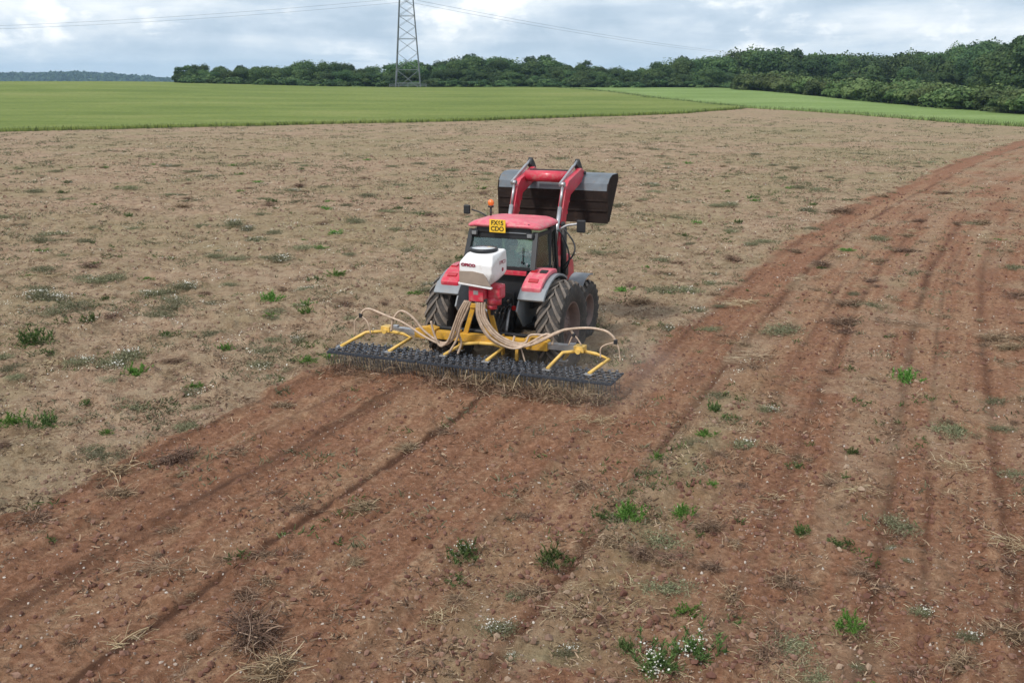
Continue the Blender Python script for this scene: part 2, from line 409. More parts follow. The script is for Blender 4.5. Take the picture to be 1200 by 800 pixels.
# wide land sheet below and beyond, to the horizon
m, t, b = new_mat('far_land'); M['far_land'] = m
oc = N(t, 'ShaderNodeTexCoord').outputs['Object']
t.links.new(ramp_n(t, noise_n(t, oc, .02, 5, .5), [(.35, (.07, .095, .035)), (.65, (.13, .15, .06))]), b.inputs['Base Color']); b.inputs['Roughness'].default_value = 1
ax = np.concatenate([-np.geomspace(7000, 20, 45), np.linspace(-15, 15, 7), np.geomspace(20, 7000, 45)])
ay = np.concatenate([-np.geomspace(3000, 10, 16), [0], np.geomspace(10, 9000, 90)])
GX, GY = np.meshgrid(ax, ay); gx_, gy_ = GX.ravel(), GY.ravel()
me = np_mesh('terrain', np.stack([gx_, gy_, terrain(gx_, gy_)-.6], 1), grid_faces(len(ay), len(ax)), True, None, [M['far_land']])
tag(link('terrain', me), kind='structure')

# ------------------------------------------------------------------ green fields
def inside(poly, x, y):
    r = np.zeros(x.shape, bool); n = len(poly)
    for i in range(n):
        x1, y1 = poly[i]; x2, y2 = poly[(i+1) % n]
        c = ((y1 > y) != (y2 > y)) & (x < (x2-x1)*(y-y1)/(y2-y1+1e-12)+x1)
        r ^= c
    return r
def crop(name, poly, height, material, label, cell=(.004, .0022)):
    X, Y = polar(70, 420, cell[0], -.62, .62, cell[1])
    nr, na = X.shape
    wx = X+1.8*(fbm(X, Y, 5, 101, 3)-.5); wy = Y+1.8*(fbm(X, Y, 5, 107, 3)-.5)
    F = grid_faces(nr, na)
    cxm = wx.ravel()[F].mean(1); cym = wy.ravel()[F].mean(1)
    F = F[inside(poly, cxm, cym)]
    x, y = X.ravel(), Y.ravel()
    z = terrain(x, y)+height*(1+.30*(fbm(x, y, 2.5, 111, 3)-.5)+.35*(fbm(x, y, .5, 113, 2)-.5))
    # skirt down to the soil along the border
    E = np.concatenate([F[:, [0, 1]], F[:, [1, 2]], F[:, [2, 3]], F[:, [3, 0]]])
    key = np.sort(E, 1); k1 = key[:, 0].astype(np.int64)*len(x)+key[:, 1]
    u, idx, cnt = np.unique(k1, return_index=True, return_counts=True)
    B = E[idx[cnt == 1]]; nV = len(x)
    V = np.stack([x, y, z], 1); V2 = V.copy(); V2[:, 2] = terrain(x, y)-.1
    S = np.stack([B[:, 0], B[:, 1], B[:, 1]+nV, B[:, 0]+nV], 1)
    VV = np.concatenate([V, V2]); FF = np.concatenate([F, S[:, ::-1]])
    used = np.unique(FF); re = np.full(len(VV), -1); re[used] = np.arange(len(used))
    me = np_mesh(name, VV[used], re[FF], True, None, [material])
    o = link(name, me); tag(o, label=label, kind='structure')
    return V[B[:, 0]]
def crop_mat(name, c1, c2, c3):
    m, t, b = new_mat(name); oc = N(t, 'ShaderNodeTexCoord').outputs['Object']
    mp = N(t, 'ShaderNodeMapping'); mp.inputs['Scale'].default_value = (.35, 1, 1); mp.inputs['Rotation'].default_value = (0, 0, R(12)); t.links.new(oc, mp.inputs[0])
    a = noise_n(t, mp.outputs[0], .09, 6, .6); bb = noise_n(t, oc, 1.5, 6, .7)
    c = ramp_n(t, a, [(.35, c1), (.52, c2), (.7, c3)])
    c = mix_n(t, mapr(t, bb, .4, .7, 0, .45), c, tuple(q*.6 for q in c1))
    t.links.new(c, b.inputs['Base Color']); b.inputs['Roughness'].default_value = .9; b.inputs['Specular IOR Level'].default_value = .1
    bn = N(t, 'ShaderNodeBump'); bn.inputs['Strength'].default_value = .8; bn.inputs['Distance'].default_value = .2
    t.links.new(bb, bn.inputs['Height']); t.links.new(bn.outputs[0], b.inputs['Normal']); return m
M['crop'] = crop_mat('green_cereal_crop', (.125, .165, .036), (.165, .205, .050), (.225, .24, .075))
M['pasture'] = crop_mat('light_green_crop', (.15, .215, .060), (.19, .265, .082), (.235, .30, .11))
polyL = [(-130, 70), (-75, 100.5), (-54.8, 111.8), (-34.2, 123.3), (-9, 137.4), (25.8, 158.5), (38.5, 172.5), (27, 204), (12, 268), (5, 420), (-330, 420), (-330, 70)]
polyR = [(38.9, 175), (50.5, 156), (60.4, 123.3), (67, 100), (80, 70), (150, 70), (140, 128), (128, 160), (120, 205), (110, 262), (80, 330), (30, 420), (6, 420), (13.5, 268), (28.5, 204)]
eL = crop('crop_field', polyL, .34, M['crop'], 'green cereal crop filling the left of the middle distance')
eR = crop('pasture_field', polyR, .22, M['pasture'], 'paler green field sloping away to the right')

# ribbons: curved strips used for straw, grass blades, stalks and leaves
def ribbons(P, D, L, Wd, arc=0, side=0, seg=3, taper=.5):
    P = np.asarray(P, float); n = len(P); D = D/np.linalg.norm(D, axis=1, keepdims=True)
    L = np.broadcast_to(L, n)[:, None]; Wd = np.broadcast_to(Wd, n)[:, None]
    arc = np.broadcast_to(arc, n)[:, None]; side = np.broadcast_to(side, n)[:, None]
    S = np.cross(D, rng.normal(size=(n, 3))+np.array([0, 0, .8])); S /= np.linalg.norm(S, axis=1, keepdims=True)+1e-9
    Hh = np.cross(D, [0, 0, 1.0]); Hh /= np.linalg.norm(Hh, axis=1, keepdims=True)+1e-9
    V = np.zeros((n, seg+1, 2, 3))
    for i in range(seg+1):
        u = i/seg
        c = P+D*L*u+np.array([0, 0, 1.0])*arc*L*4*u*(1-u)+Hh*side*L*u*u
        ww = Wd*(1-(1-taper)*u)*.5
        V[:, i, 0] = c-S*ww; V[:, i, 1] = c+S*ww
    base = (np.arange(n)*(seg+1)*2)[:, None, None]
    k = np.arange(seg)[None, :, None]*2
    F = base+k+np.array([0, 1, 3, 2])[None, None, :]
    return V.reshape(-1, 3), F.reshape(-1, 4)
def join(parts):
    Vs, Fs, o = [], [], 0
    for V, F in parts: Vs.append(V); Fs.append(F+o); o += len(V)
    return np.concatenate(Vs), np.concatenate(Fs)
def dirs(n, up=.5, spread=1):
    a = rng.uniform(0, 2*np.pi, n); e = rng.normal(up, spread*.3, n)
    return np.stack([np.cos(a)*np.cos(e), np.sin(a)*np.cos(e), np.sin(e)], 1)
M['edge_grass'] = leaf_mat('edge_grass_blades', [(0, (.045, .08, .02)), (.6, (.085, .125, .032)), (1, (.17, .18, .07))], trans=.2)
def edge_blades(name, e, hgt, per, label):
    e = e[(e[:, 1] < 300)]
    P = np.repeat(e, per, 0)+rng.normal(0, .38, (len(e)*per, 3)); P[:, 2] = terrain(P[:, 0], P[:, 1])
    D = dirs(len(P), 1.25, .7)
    V, F = ribbons(P, D, hgt*rng.uniform(.6, 1.25, len(P)), .05, 0, rng.normal(0, .2, len(P)), 2, .2)
    o = link(name, np_mesh(name, V, F, False, None, [M['edge_grass']])); tag(o, label, 'grass', kind='stuff')
edge_blades('crop_edge_grass', eL, .55, 8, 'darker green stems along the front edge of the left crop')
edge_blades('pasture_edge_grass', eR, .60, 9, 'rough green margin grass round the paler right field')
HAZE = 0.00014

# ------------------------------------------------------------------ tractor (local frame: x right, y forward, z up, origin under the harrow bar)
T0 = to_w(0, 0, .0)
def vehicle(name, label, cat):
    o = empty(name, T0, -YAW); tag(o, label, cat); return o
tractor = vehicle('tractor', 'red farm tractor with black cab and raised front loader, seen from behind', 'tractor')
AX = 1.72; RR = .93; FAX = 4.35; FR = .68
def make_wheel(name, cx, cy, r, wd, rimr, nl, side, parent):
    """tyre with chevron lugs and a dished rim; side=+1: outer face towards +x"""
    w = empty(name, (cx, cy, r-.03), 0, parent)
    h = wd/2
    rp = [(-h*.78, rimr), (-h*.97, rimr+.10), (-h, r*.80), (-h*.93, r*.905), (-h*.72, r*.945), (0, r*.958), (h*.72, r*.945), (h*.93, r*.905), (h, r*.80), (h*.97, rimr+.10), (h*.78, rimr)]
    tb = MB(); tb.lathe(rp, 64)
    for sgn in (-1, 1):
        for k in range(nl):
            a0 = 2*math.pi*(k+(.5 if sgn > 0 else 0))/nl
            rows = []
            N_ = 6
            for j in range(N_+1):
                u = j/N_; xx = sgn*h*(-.06+u*1.03)
                # the chevrons lean back from the centre to the shoulder
                ang = a0-(u**.9)*1.35*(wd/r)*.62
                drop = 0 if u < .7 else (u-.7)/.3
                Rb = r*.945-drop*r*.085; Rt = r-drop*r*.055
                hw = (.034+.018*u)/r
                rows.append([(xx, Rb, ang-hw*1.3), (xx, Rt, ang-hw), (xx, Rt, ang+hw), (xx, Rb, ang+hw*1.3)])
            vv = [[tb.bm.verts.new((p[0], p[1]*math.sin(p[2]), p[1]*math.cos(p[2]))) for p in row] for row in rows]
            for A, B in zip(vv, vv[1:]):
                for q in range(3): tb.bm.faces.new((A[q], A[q+1], B[q+1], B[q])).material_index = 1
            tb.bm.faces.new(vv[0]); tb.bm.faces.new(vv[-1][::-1])
    tb.build('tyre', M['tyre'], w).data.materials.append(M['lug'])
    rb = MB(); s = side
    rb.lathe([(-h*.8, rimr+.012), (-h*.8, rimr-.03), (-h*.35*1, rimr-.06), (s*h*.10, rimr-.09), (s*h*.16, rimr*.45), (s*h*.34, rimr*.42), (s*h*.34, .0001)] if s > 0 else
             [(h*.8, rimr+.012), (h*.8, rimr-.03), (h*.35, rimr-.06), (s*h*.10, rimr-.09), (s*h*.16, rimr*.45), (s*h*.34, rimr*.42), (s*h*.34, .0001)], 40)
    rb.lathe([(s*h*.10, rimr-.09), (s*h*.35, rimr-.06), (s*h*.8, rimr-.03), (s*h*.8, rimr+.012)], 40)
    for k in range(8):
        a = 2*math.pi*k/8; rb.cyl((s*h*.33, .33*rimr*math.cos(a), .33*rimr*math.sin(a)), (s*h*.40, .33*rimr*math.cos(a), .33*rimr*math.sin(a)), .022, 6)
    rb.build('rim', M['rim'], w)
    return w
for sx in (-1, 1):
    make_wheel('rear_wheel', sx*1.20+.09, AX, RR, .52, .50, 21, sx, tractor)
    make_wheel('front_wheel', sx*.84-.02, FAX, FR, .42, .36, 19, sx, tractor)
# chassis: axle trumpets, gearbox, belly, engine, front axle
c = MB()
c.cyl((-.95, AX, RR-.03), (1.1, AX, RR-.03), .15, 16); c.cyl((-.35, AX, RR), (.35, AX, RR), .29, 16)
c.box((0, AX, 1.0), (.52, .80, .62), .05); c.box((0, AX-.30, 1.25), (.46, .30, .5), .04)
c.box((0, 2.75, .85), (.46, 1.6, .55), .05); c.box((0, 3.9, .95), (.42, 1.6, .5), .04)
c.cyl((-.75, FAX, FR-.05), (.75, FAX, FR-.05), .11, 12); c.box((0, 5.0, .95), (.55, .35, .45), .04)
c.build('chassis', M['dark'], tractor)
f = MB(); f.box((.62, 2.75, .80), (.36, .95, .42), .07); f.box((.66, 3.05, .55), (.40, .30, .05), .01); f.box((.66, 3.05, .80), (.40, .30, .05), .01); f.box((-.62, 2.8, .82), (.36, 1.0, .5), .08)
f.build('fuel_tank', M['black'], tractor)
# bonnet
b_ = MB(); b_.prism([(3.05, 1.20), (3.05, 2.02), (4.1, 1.96), (4.85, 1.82), (5.12, 1.60), (5.18, 1.18)], -.36, .36, 'x', .06); bon = b_.build('bonnet', M['red'], tractor)
b_ = MB(); b_.box((0, 5.17, 1.42), (.5, .06, .40), .02); b_.build('grille', M['black'], bon)
for sx in (-1, 1):
    b_ = MB(); b_.box((sx*.22, 5.14, 1.66), (.18, .06, .09), .02); b_.build('headlight', M['lamp_clear'], bon)
    b_ = MB(); b_.box((sx*.375, 4.2, 1.5), (.02, .9, .28), .008); b_.build('side_vent', M['black'], bon)
# cab: glasshouse frame, roof, panes
ZB, ZT = 1.38, 2.74
# corner posts (lower, upper)
RL = [(-.74, 1.50, 2.02), (-.70, 1.78, ZT)]; RRt = [(.74, 1.50, 2.02), (.70, 1.78, ZT)]
FL = [(-.66, 3.18, ZB), (-.62, 3.00, ZT)]; FRt = [(.66, 3.18, ZB), (.62, 3.00, ZT)]
BL = [(-.80, 2.32, ZB), (-.76, 2.38, ZT)]; BR = [(.80, 2.32, ZB), (.76, 2.38, ZT)]
cf = MB()
for p in (RL, RRt): cf.bar(p[0], p[1], .10, .09)
for p in (FL, FRt): cf.bar(p[0], p[1], .08, .07)
for p in (BL, BR): cf.bar(p[0], p[1], .07, .06)
cf.bar((-.72, 1.52, 2.04), (.72, 1.52, 2.04), .06, .07); cf.bar((-.70, 1.77, 2.66), (.70, 1.77, 2.66), .10, .13)
cf.bar((-.64, 3.02, 2.68), (.64, 3.02, 2.68), .08, .08)
for sx in (-1, 1):
    cf.bar((sx*.70, 1.78, 2.68), (sx*.76, 2.38, 2.69), .06, .07); cf.bar((sx*.76, 2.38, 2.69), (sx*.62, 3.0, 2.68), .06, .07)
    cf.bar((sx*.74, 1.50, 2.02), (sx*.80, 2.32, 1.95), .06, .07)
    cf.prism([(1.5, 2.02), (1.62, 1.35), (2.32, 1.30), (2.32, 1.95)], sx*.74-.02, sx*.74+.02, 'x')
cf.box((0, 2.35, 1.30), (1.5, 1.7, .12), .02); cf.box((0, 1.62, 1.62), (1.3, .10, .62), .02); cf.box((0, 3.16, 1.62), (1.25, .10, .5), .02)
cab = cf.build('cab_frame', M['black'], tractor)
# roof: domed slab with drooping rear lip
rf = MB()
def roof_ring(hx, y0, y1, z, r=.22, n=5):
    pts = []
    for (cx_, cy_, a0) in ((hx-r, y1-r, 0), (-hx+r, y1-r, 90), (-hx+r, y0+r, 180), (hx-r, y0+r, 270)):
        for k in range(n+1):
            a = R(a0+90*k/n); pts.append((cx_+r*math.cos(a), cy_+r*math.sin(a), z))
    return pts
lev = [roof_ring(.77, 1.68, 2.90, 2.85), roof_ring(.80, 1.62, 2.96, 2.875), roof_ring(.795, 1.63, 2.95, 2.92), roof_ring(.72, 1.74, 2.86, 2.960), roof_ring(.55, 1.90, 2.70, 2.970)]
vr = [[rf.bm.verts.new((p[0], p[1], p[2]-(.10 if p[1] < 2.2 else .07)*(abs(p[0])/.8)**2+(.0 if p[1] > 2.2 else .02))) for p in L_] for L_ in lev]
for A, B in zip(vr, vr[1:]):
    for k in range(len(A)): rf.bm.faces.new((A[k], A[(k+1) % len(A)], B[(k+1) % len(A)], B[k])).smooth = True
rf.bm.faces.new(vr[0][::-1]); rf.bm.faces.new(vr[-1])
roof = rf.build('roof', M['red_faded'], tractor)
q = MB(); q.box((.02, 1.74, 2.77), (1.18, .10, .14), .03); q.build('roof_underside_vent', M['black'], roof)
for (lx, ly, lz) in ((-.60, 1.68, 2.69), (.61, 1.68, 2.68)):
    q = MB(); q.box((lx, ly, lz), (.17, .08, .12), .03); wl = q.build('work_lamp', M['black'], tractor)
    q = MB(); q.box((lx, ly-.043, lz), (.10, .012, .07), .006); q.build('lens', M['lamp_dull'], wl)
for hx in (.50, .58):
    q = MB(); q.cyl((hx, 1.66, 2.86), (hx, 1.68, 2.91), .016, 10); q.build('roof_bolt', M['black'], roof)
q = MB(); q.cyl((-.60, 2.5, 2.88), (-.60, 2.5, 3.12), .022, 10); q.cyl((-.60, 2.5, 3.10), (-.60, 2.5, 3.14), .06, 14); bs = q.build('beacon', M['black'], tractor)
q = MB(); q.lathe([(3.14, .050), (3.17, .064), (3.21, .068), (3.25, .055), (3.275, .0005)], 18, 'z', (-.60, 2.5, 0)); q.build('beacon_lens', M['orange'], bs)
# number plate at the rear edge of the roof
q = MB(); q.box((-.06, 1.59, 2.855), (.35, .018, .26), .006); plate = q.build('number_plate', M['plate'], tractor)
def text(name, s, size, loc, rot, m, parent, ext=.0015, sx=1, off=.0):
    cu = bpy.data.curves.new(name, 'FONT'); cu.body = s; cu.size = size; cu.align_x = 'CENTER'; cu.align_y = 'CENTER'; cu.extrude = ext; cu.offset = off
    o = bpy.data.objects.new(name, cu); COL.objects.link(o)
    dg = bpy.context.evaluated_depsgraph_get(); me = bpy.data.meshes.new_from_object(o.evaluated_get(dg)); bpy.data.objects.remove(o)
    me.transform(Matrix.Translation(loc) @ rot.to_matrix().to_4x4() @ Matrix.Diagonal((sx, 1, 1, 1)))
    me.materials.append(m); return link(name, me, parent)
from mathutils import Euler
REAR = Euler((R(90), 0, 0))
text('plate_lettering', 'FX65', .125, (-.06, 1.578, 2.915), REAR, M['text_black'], plate, off=.003)
text('plate_lettering', 'CDO', .125, (-.06, 1.578, 2.798), REAR, M['text_black'], plate, off=.003)
for hx in (-.5, .5):
    q = MB(); q.box((hx, 2.3, 2.955-.10*(hx/.8)**2), (.02, .95, .02), .006); q.build('roof_rib', M['red_faded'], roof)
q = MB(); q.box((.25, 1.70, 2.72), (.55, .02, .018)); q.cyl((.62, 1.50, 2.1), (.62, 1.50, 2.16), .018, 8); q.build('trim_strip', M['grey'], cab)
# panes
def pane(name, pts, parent=tractor):
    q = MB(); vs = [Vector(p) for p in pts]; n = (vs[1]-vs[0]).cross(vs[2]-vs[0]).normalized()*.004
    A = [q.bm.verts.new(v+n) for v in vs]; B = [q.bm.verts.new(v-n) for v in vs]
    q.bm.faces.new(A); q.bm.faces.new(B[::-1])
    for i in range(len(A)): q.bm.faces.new((A[i], B[i], B[(i+1) % len(A)], A[(i+1) % len(A)]))
    return q.build(name, M['glass'], parent)
rw = pane('rear_window', [(-.69, 1.53, 2.07), (.69, 1.53, 2.07), (.66, 1.775, 2.68), (-.66, 1.775, 2.68)])
q = MB(); q.bar((.50, 1.545, 2.18), (.47, 1.64, 2.45), .018, .018); q.cyl((.5, 1.50, 2.17), (.5, 1.56, 2.17), .022, 8); q.build('wiper', M['black'], rw)
pane('windscreen', [(-.62, 3.17, 1.55), (.62, 3.17, 1.55), (.58, 3.02, 2.64), (-.58, 3.02, 2.64)])
for sx in (-1, 1):
    pane('side_window', [(sx*.755, 1.60, 2.06), (sx*.79, 2.28, 2.0), (sx*.755, 2.34, 2.64), (sx*.715, 1.83, 2.64)])
    d = pane('door_window', [(sx*.79, 2.37, 1.45), (sx*.67, 3.12, 1.45), (sx*.635, 2.99, 2.64), (sx*.755, 2.42, 2.64)])
    q = MB(); q.bar((sx*.81, 2.45, 1.75), (sx*.81, 2.45, 2.05), .02, .025); q.build('handle', M['chrome'], d)
# red panel under the rear window
q = MB(); q.prism([(-.60, 1.91), (.62, 1.91), (.62, 2.00), (-.60, 2.00)], 1.44, 1.50, 'y', .012); q.build('rear_panel', M['red'], tractor)
# interior
q = MB(); q.box((0, 2.25, 1.52), (.5, .5, .14), .05); q.box((0, 2.02, 1.85), (.5, .13, .62), .05); q.box((0, 2.0, 2.22), (.26, .09, .16), .03); q.box((0, 2.25, 1.4), (.3, .35, .15), .02); q.build('driver_seat', M['seat'], tractor)
q = MB(); q.box((0, 3.0, 1.7), (.45, .2, .5), .05); q.cyl((0, 2.95, 1.8), (0, 2.76, 2.02), .03, 8); dash = q.build('dashboard', M['black'], tractor)
q = MB()
ring = [Vector((.19*math.cos(a), .19*math.sin(a), 0)) for a in np.linspace(0, 2*math.pi, 25)]
mm = Matrix.Translation((0, 2.75, 2.03)) @ Matrix.Rotation(R(35), 4, 'X'); q.tube([mm @ p for p in ring], .014, 6); q.bar(mm @ Vector((-.18, 0, 0)), mm @ Vector((.18, 0, 0)), .03, .015)
q.build('steering_wheel', M['black'], tractor)
# rear mudguards
for sx in (-1, 1):
    n = 14; prof = []
    xa, xb = (.66, 1.20) if sx > 0 else (-1.16, -.62)
    def arc(rad, a0, a1, n=n): return [(AX-rad*math.cos(R(a0+(a1-a0)*k/n)), RR-.03+rad*math.sin(R(a0+(a1-a0)*k/n))) for k in range(n+1)]
    o_ = arc(1.045, 52, 122); i_ = arc(1.005, 52, 122)[::-1]
    q = MB(); q.prism(o_+i_, xa, xb, 'x')
    # inner wall between mudguard and cab
    q.prism(arc(1.02, 25, 135)+[(AX+.1, .95), (AX-.55, .95)], xa if sx > 0 else xb-.03, xa+.03 if sx > 0 else xb, 'x')
    gd = q.build('rear_mudguard', M['grey'], tractor)
    # red top panel: shaped pod sloping down rearwards, with recess and lamp cluster
    q = MB(); xi, xo = (.69, 1.10) if sx > 0 else (-1.06, -.66)
    top = arc(1.14, 50, 100, 8); bot = arc(1.047, 47, 104, 8)[::-1]
    q.prism(top+bot, xi, xo, 'x', .035); pod = q.build('mudguard_panel', M['red'] if sx < 0 else M['red_faded'], gd)
    xm = (xi+xo)/2
    def on_arc(rad, a): return (AX-rad*math.cos(R(a)), RR-.03+rad*math.sin(R(a)))
    for k, (dx, a, w_, l_, mt) in enumerate([(-.10, 78, .13, .13, 'lamp_red'), (.09, 78, .15, .13, 'dark'), (0, 60, .20, .10, 'lamp_red')]):
        yy, zz = on_arc(1.145, a); q = MB(); q.box((xm+dx, yy, zz), (w_, l_, .035), .012, Matrix.Rotation(R(90-a), 3, 'X')); q.build('rear_lamp', M[mt], pod)
    q = MB()   # pale rim under the pod
    r1 = arc(1.075, 38, 54, 5); r2 = arc(1.0, 38, 54, 5)[::-1]; q.prism(r1+r2, xa-.005, xb+.005, 'x', .02); q.build('mudguard_lip', M['grey'], gd)
# front mudguards
for sx in (-1, 1):
    def arcf(rad, a0, a1, n=12): return [(FAX-rad*math.cos(R(a0+(a1-a0)*k/n)), FR+.0+rad*math.sin(R(a0+(a1-a0)*k/n))) for k in range(n+1)]
    q = MB(); q.prism(arcf(.80, 18, 108)+arcf(.77, 18, 108)[::-1], sx*.82-.20, sx*.82+.18, 'x'); q.bar((sx*.60, FAX, .9), (sx*.75, FAX, 1.46), .04, .04)
    q.build('front_mudguard', M['grey'], tractor)
# mirrors
q = MB(); q.tube(catmull([(.70, 3.02, 2.60), (.88, 3.06, 2.72), (1.08, 3.06, 2.76), (1.18, 3.05, 2.78)], 4), .026, 8); ma = q.build('mirror_arm', M['steel'], tractor)
q = MB(); q.box((1.22, 3.03, 2.73), (.19, .06, .26), .025); q.build('mirror_head', M['black'], ma)
q = MB(); q.tube(catmull([(-.70, 3.02, 2.60), (-1.0, 3.06, 2.86), (-1.3, 3.06, 2.96)], 4), .018, 8); ma = q.build('mirror_arm', M['black'], tractor)
q = MB(); q.box((-1.4, 3.03, 2.96), (.15, .06, .2), .025); q.build('mirror_head', M['black'], ma)
# exhaust-side post with air intake, handles, hoses right of the cab
q = MB(); q.cyl((.70, 3.42, 1.5), (.70, 3.42, 2.62), .065, 14); q.cyl((.70, 3.42, 2.62), (.70, 3.36, 2.74), .045, 12); q.build('exhaust', M['dark'], tractor)
for k, pts in enumerate([[(.66, 3.25, 2.6), (.86, 3.2, 2.25), (.92, 3.15, 1.95), (.78, 3.2, 1.7)], [(.62, 3.4, 2.7), (.96, 3.3, 2.35), (1.0, 3.2, 2.1), (.75, 3.2, 1.8)]]):
    q = MB(); q.tube(catmull(pts, 6), .018, 6); q.build('hydraulic_hose', M['black'], tractor)
# three point linkage, couplers and hoses at the back
for sx in (-1, 1):
    q = MB(); q.bar((sx*.30, 1.45, .75), (sx*.46, .55, .72), .07, .10); q.build('lower_link', M['dark'], tractor)
    q = MB(); q.cyl((sx*.36, 1.28, 1.45), (sx*.42, .85, .76), .028, 10); q.build('lift_rod', M['steel'], tractor)
    q = MB(); q.bar((sx*.30, 1.5, 1.48), (sx*.37, 1.15, 1.42), .06, .08); q.build('lift_arm', M['dark'], tractor)
q = MB(); q.cyl((0, 1.30, 1.25), (.0, .62, 1.28), .032, 10); q.cyl((0, 1.12, 1.255), (0, .78, 1.275), .045, 10); q.build('top_link', M['steel'], tractor)
q = MB()
for i in range(4):
    for j in range(3): q.cyl((.10+.09*i, 1.24, 1.20+.13*j), (.10+.09*i, 1.12, 1.20+.13*j), .026, 8)
q.box((.24, 1.27, 1.36), (.42, .10, .48), .01); cb = q.build('coupler_block', M['dark'], tractor)
for i in range(4):
    for j in range(3):
        if rng.random() < .75:
            q = MB(); q.cyl((.10+.09*i, 1.125, 1.20+.13*j), (.10+.09*i, 1.10, 1.20+.13*j), .02, 8); q.build('coupler', M['chrome'], cb)
for k in range(5):
    x0 = .12+.08*k; q = MB(); q.tube(catmull([(x0, 1.10, 1.35), (x0+.02, .92, 1.30), (x0-.02, .80, 1.05), (x0-.1, .72, .92)], 5), .012, 6); q.build('hydraulic_hose', M['black'], tractor)
q = MB(); q.cyl((.46, 1.22, 1.30), (.46, 1.19, 1.30), .05, 14); q.build('red_switch', M['lamp_red'], tractor)
# front loader
ld = MB()
for sx in (-1, 1):
    ld.prism([(3.15, .95), (3.55, .95), (3.45, 1.7), (3.42, 2.28), (3.20, 2.32), (3.12, 1.7)], sx*.52-.05, sx*.52+.05, 'x', .01)
    ld.box((sx*.45, 3.35, .9), (.25, .3, .3), .02)
loader = ld.build('front_loader', M['dark'], tractor)
for sx in (-1, 1):
    x0 = sx*.56+.03
    q = MB(); q.prism([(3.20, 2.05), (3.42, 2.02), (3.78, 2.95), (3.98, 3.26), (4.86, 3.52), (4.92, 3.70), (4.70, 3.78), (3.86, 3.58), (3.66, 3.42), (3.46, 2.95)], x0-.062, x0+.062, 'x', .014)
    arm = q.build('loader_arm', M['red'], loader)
    for (yy, zz) in ((3.80, 2.90), (3.93, 3.14)):
        q = MB(); q.box((x0, yy, zz), (.10, .06, .07), .008); q.build('arm_bracket', M['red'], arm)
    q = MB(); q.cyl((x0-.0, 3.14, 2.22), (x0, 3.46, 3.05), .045, 12); q.cyl((x0, 3.46, 3.05), (x0, 3.62, 3.50), .028, 10); q.cyl((x0-.05, 3.62, 3.52), (x0+.05, 3.62, 3.52), .05, 12); q.build('lift_cylinder', M['steel'], arm)
    q = MB(); q.bar((x0-.07, 3.62, 3.50), (x0-.07, 4.50, 3.82), .045, .08); q.cyl((x0-.07, 4.3, 3.75), (x0-.07, 4.80, 3.95), .025, 10); q.build('tilt_cylinder', M['steel'], arm)
    q = MB(); q.prism([(4.62, 3.84), (4.76, 3.98), (4.90, 3.86), (5.0, 3.75), (4.96, 3.50), (4.84, 3.50), (4.78, 3.75)], x0-.12, x0-.02, 'x', .01); q.cyl((x0-.14, 4.86, 3.66), (x0+.1, 4.86, 3.66), .04, 10); q.build('tilt_link', M['dark'], arm)
q = MB(); q.cyl((-.49, 4.22, 3.62), (.49, 4.22, 3.62), .125, 24); q.build('cross_tube', M['red'], loader)
q = MB(); q.box((0, 4.34, 3.74), (.9, .05, .05), .01); q.build('cross_pipe', M['dark'], loader)
# bucket, tipped fully down: its underside faces the tractor
BP = [(4.66, 2.62), (4.62, 3.30), (4.66, 3.44), (4.78, 3.56), (4.98, 3.62), (5.34, 3.62)]
q = MB(); inn = [(y_+.035 if i < 3 else y_+.01, z_ - (.035 if i > 2 else 0)) for i, (y_, z_) in enumerate(BP)]
q.prism(BP+inn[::-1], -1.33, 1.27, 'x')
for z_ in (2.86, 3.08): q.box((-.03, 4.625, z_), (2.58, .02, .035), .006)
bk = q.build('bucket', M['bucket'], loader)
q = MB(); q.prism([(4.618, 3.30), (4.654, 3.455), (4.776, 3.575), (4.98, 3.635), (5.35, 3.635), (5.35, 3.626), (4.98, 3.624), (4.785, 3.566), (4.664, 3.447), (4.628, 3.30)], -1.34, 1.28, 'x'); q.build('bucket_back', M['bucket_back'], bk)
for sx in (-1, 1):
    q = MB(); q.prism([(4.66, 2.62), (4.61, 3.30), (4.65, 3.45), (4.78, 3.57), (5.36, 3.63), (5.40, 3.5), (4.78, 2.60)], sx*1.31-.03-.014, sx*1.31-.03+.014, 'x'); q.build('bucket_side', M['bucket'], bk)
q = MB(); q.box((-.03, 4.672, 2.64), (2.64, .03, .12), .004); q.build('cutting_edge', M['bucket'], bk)

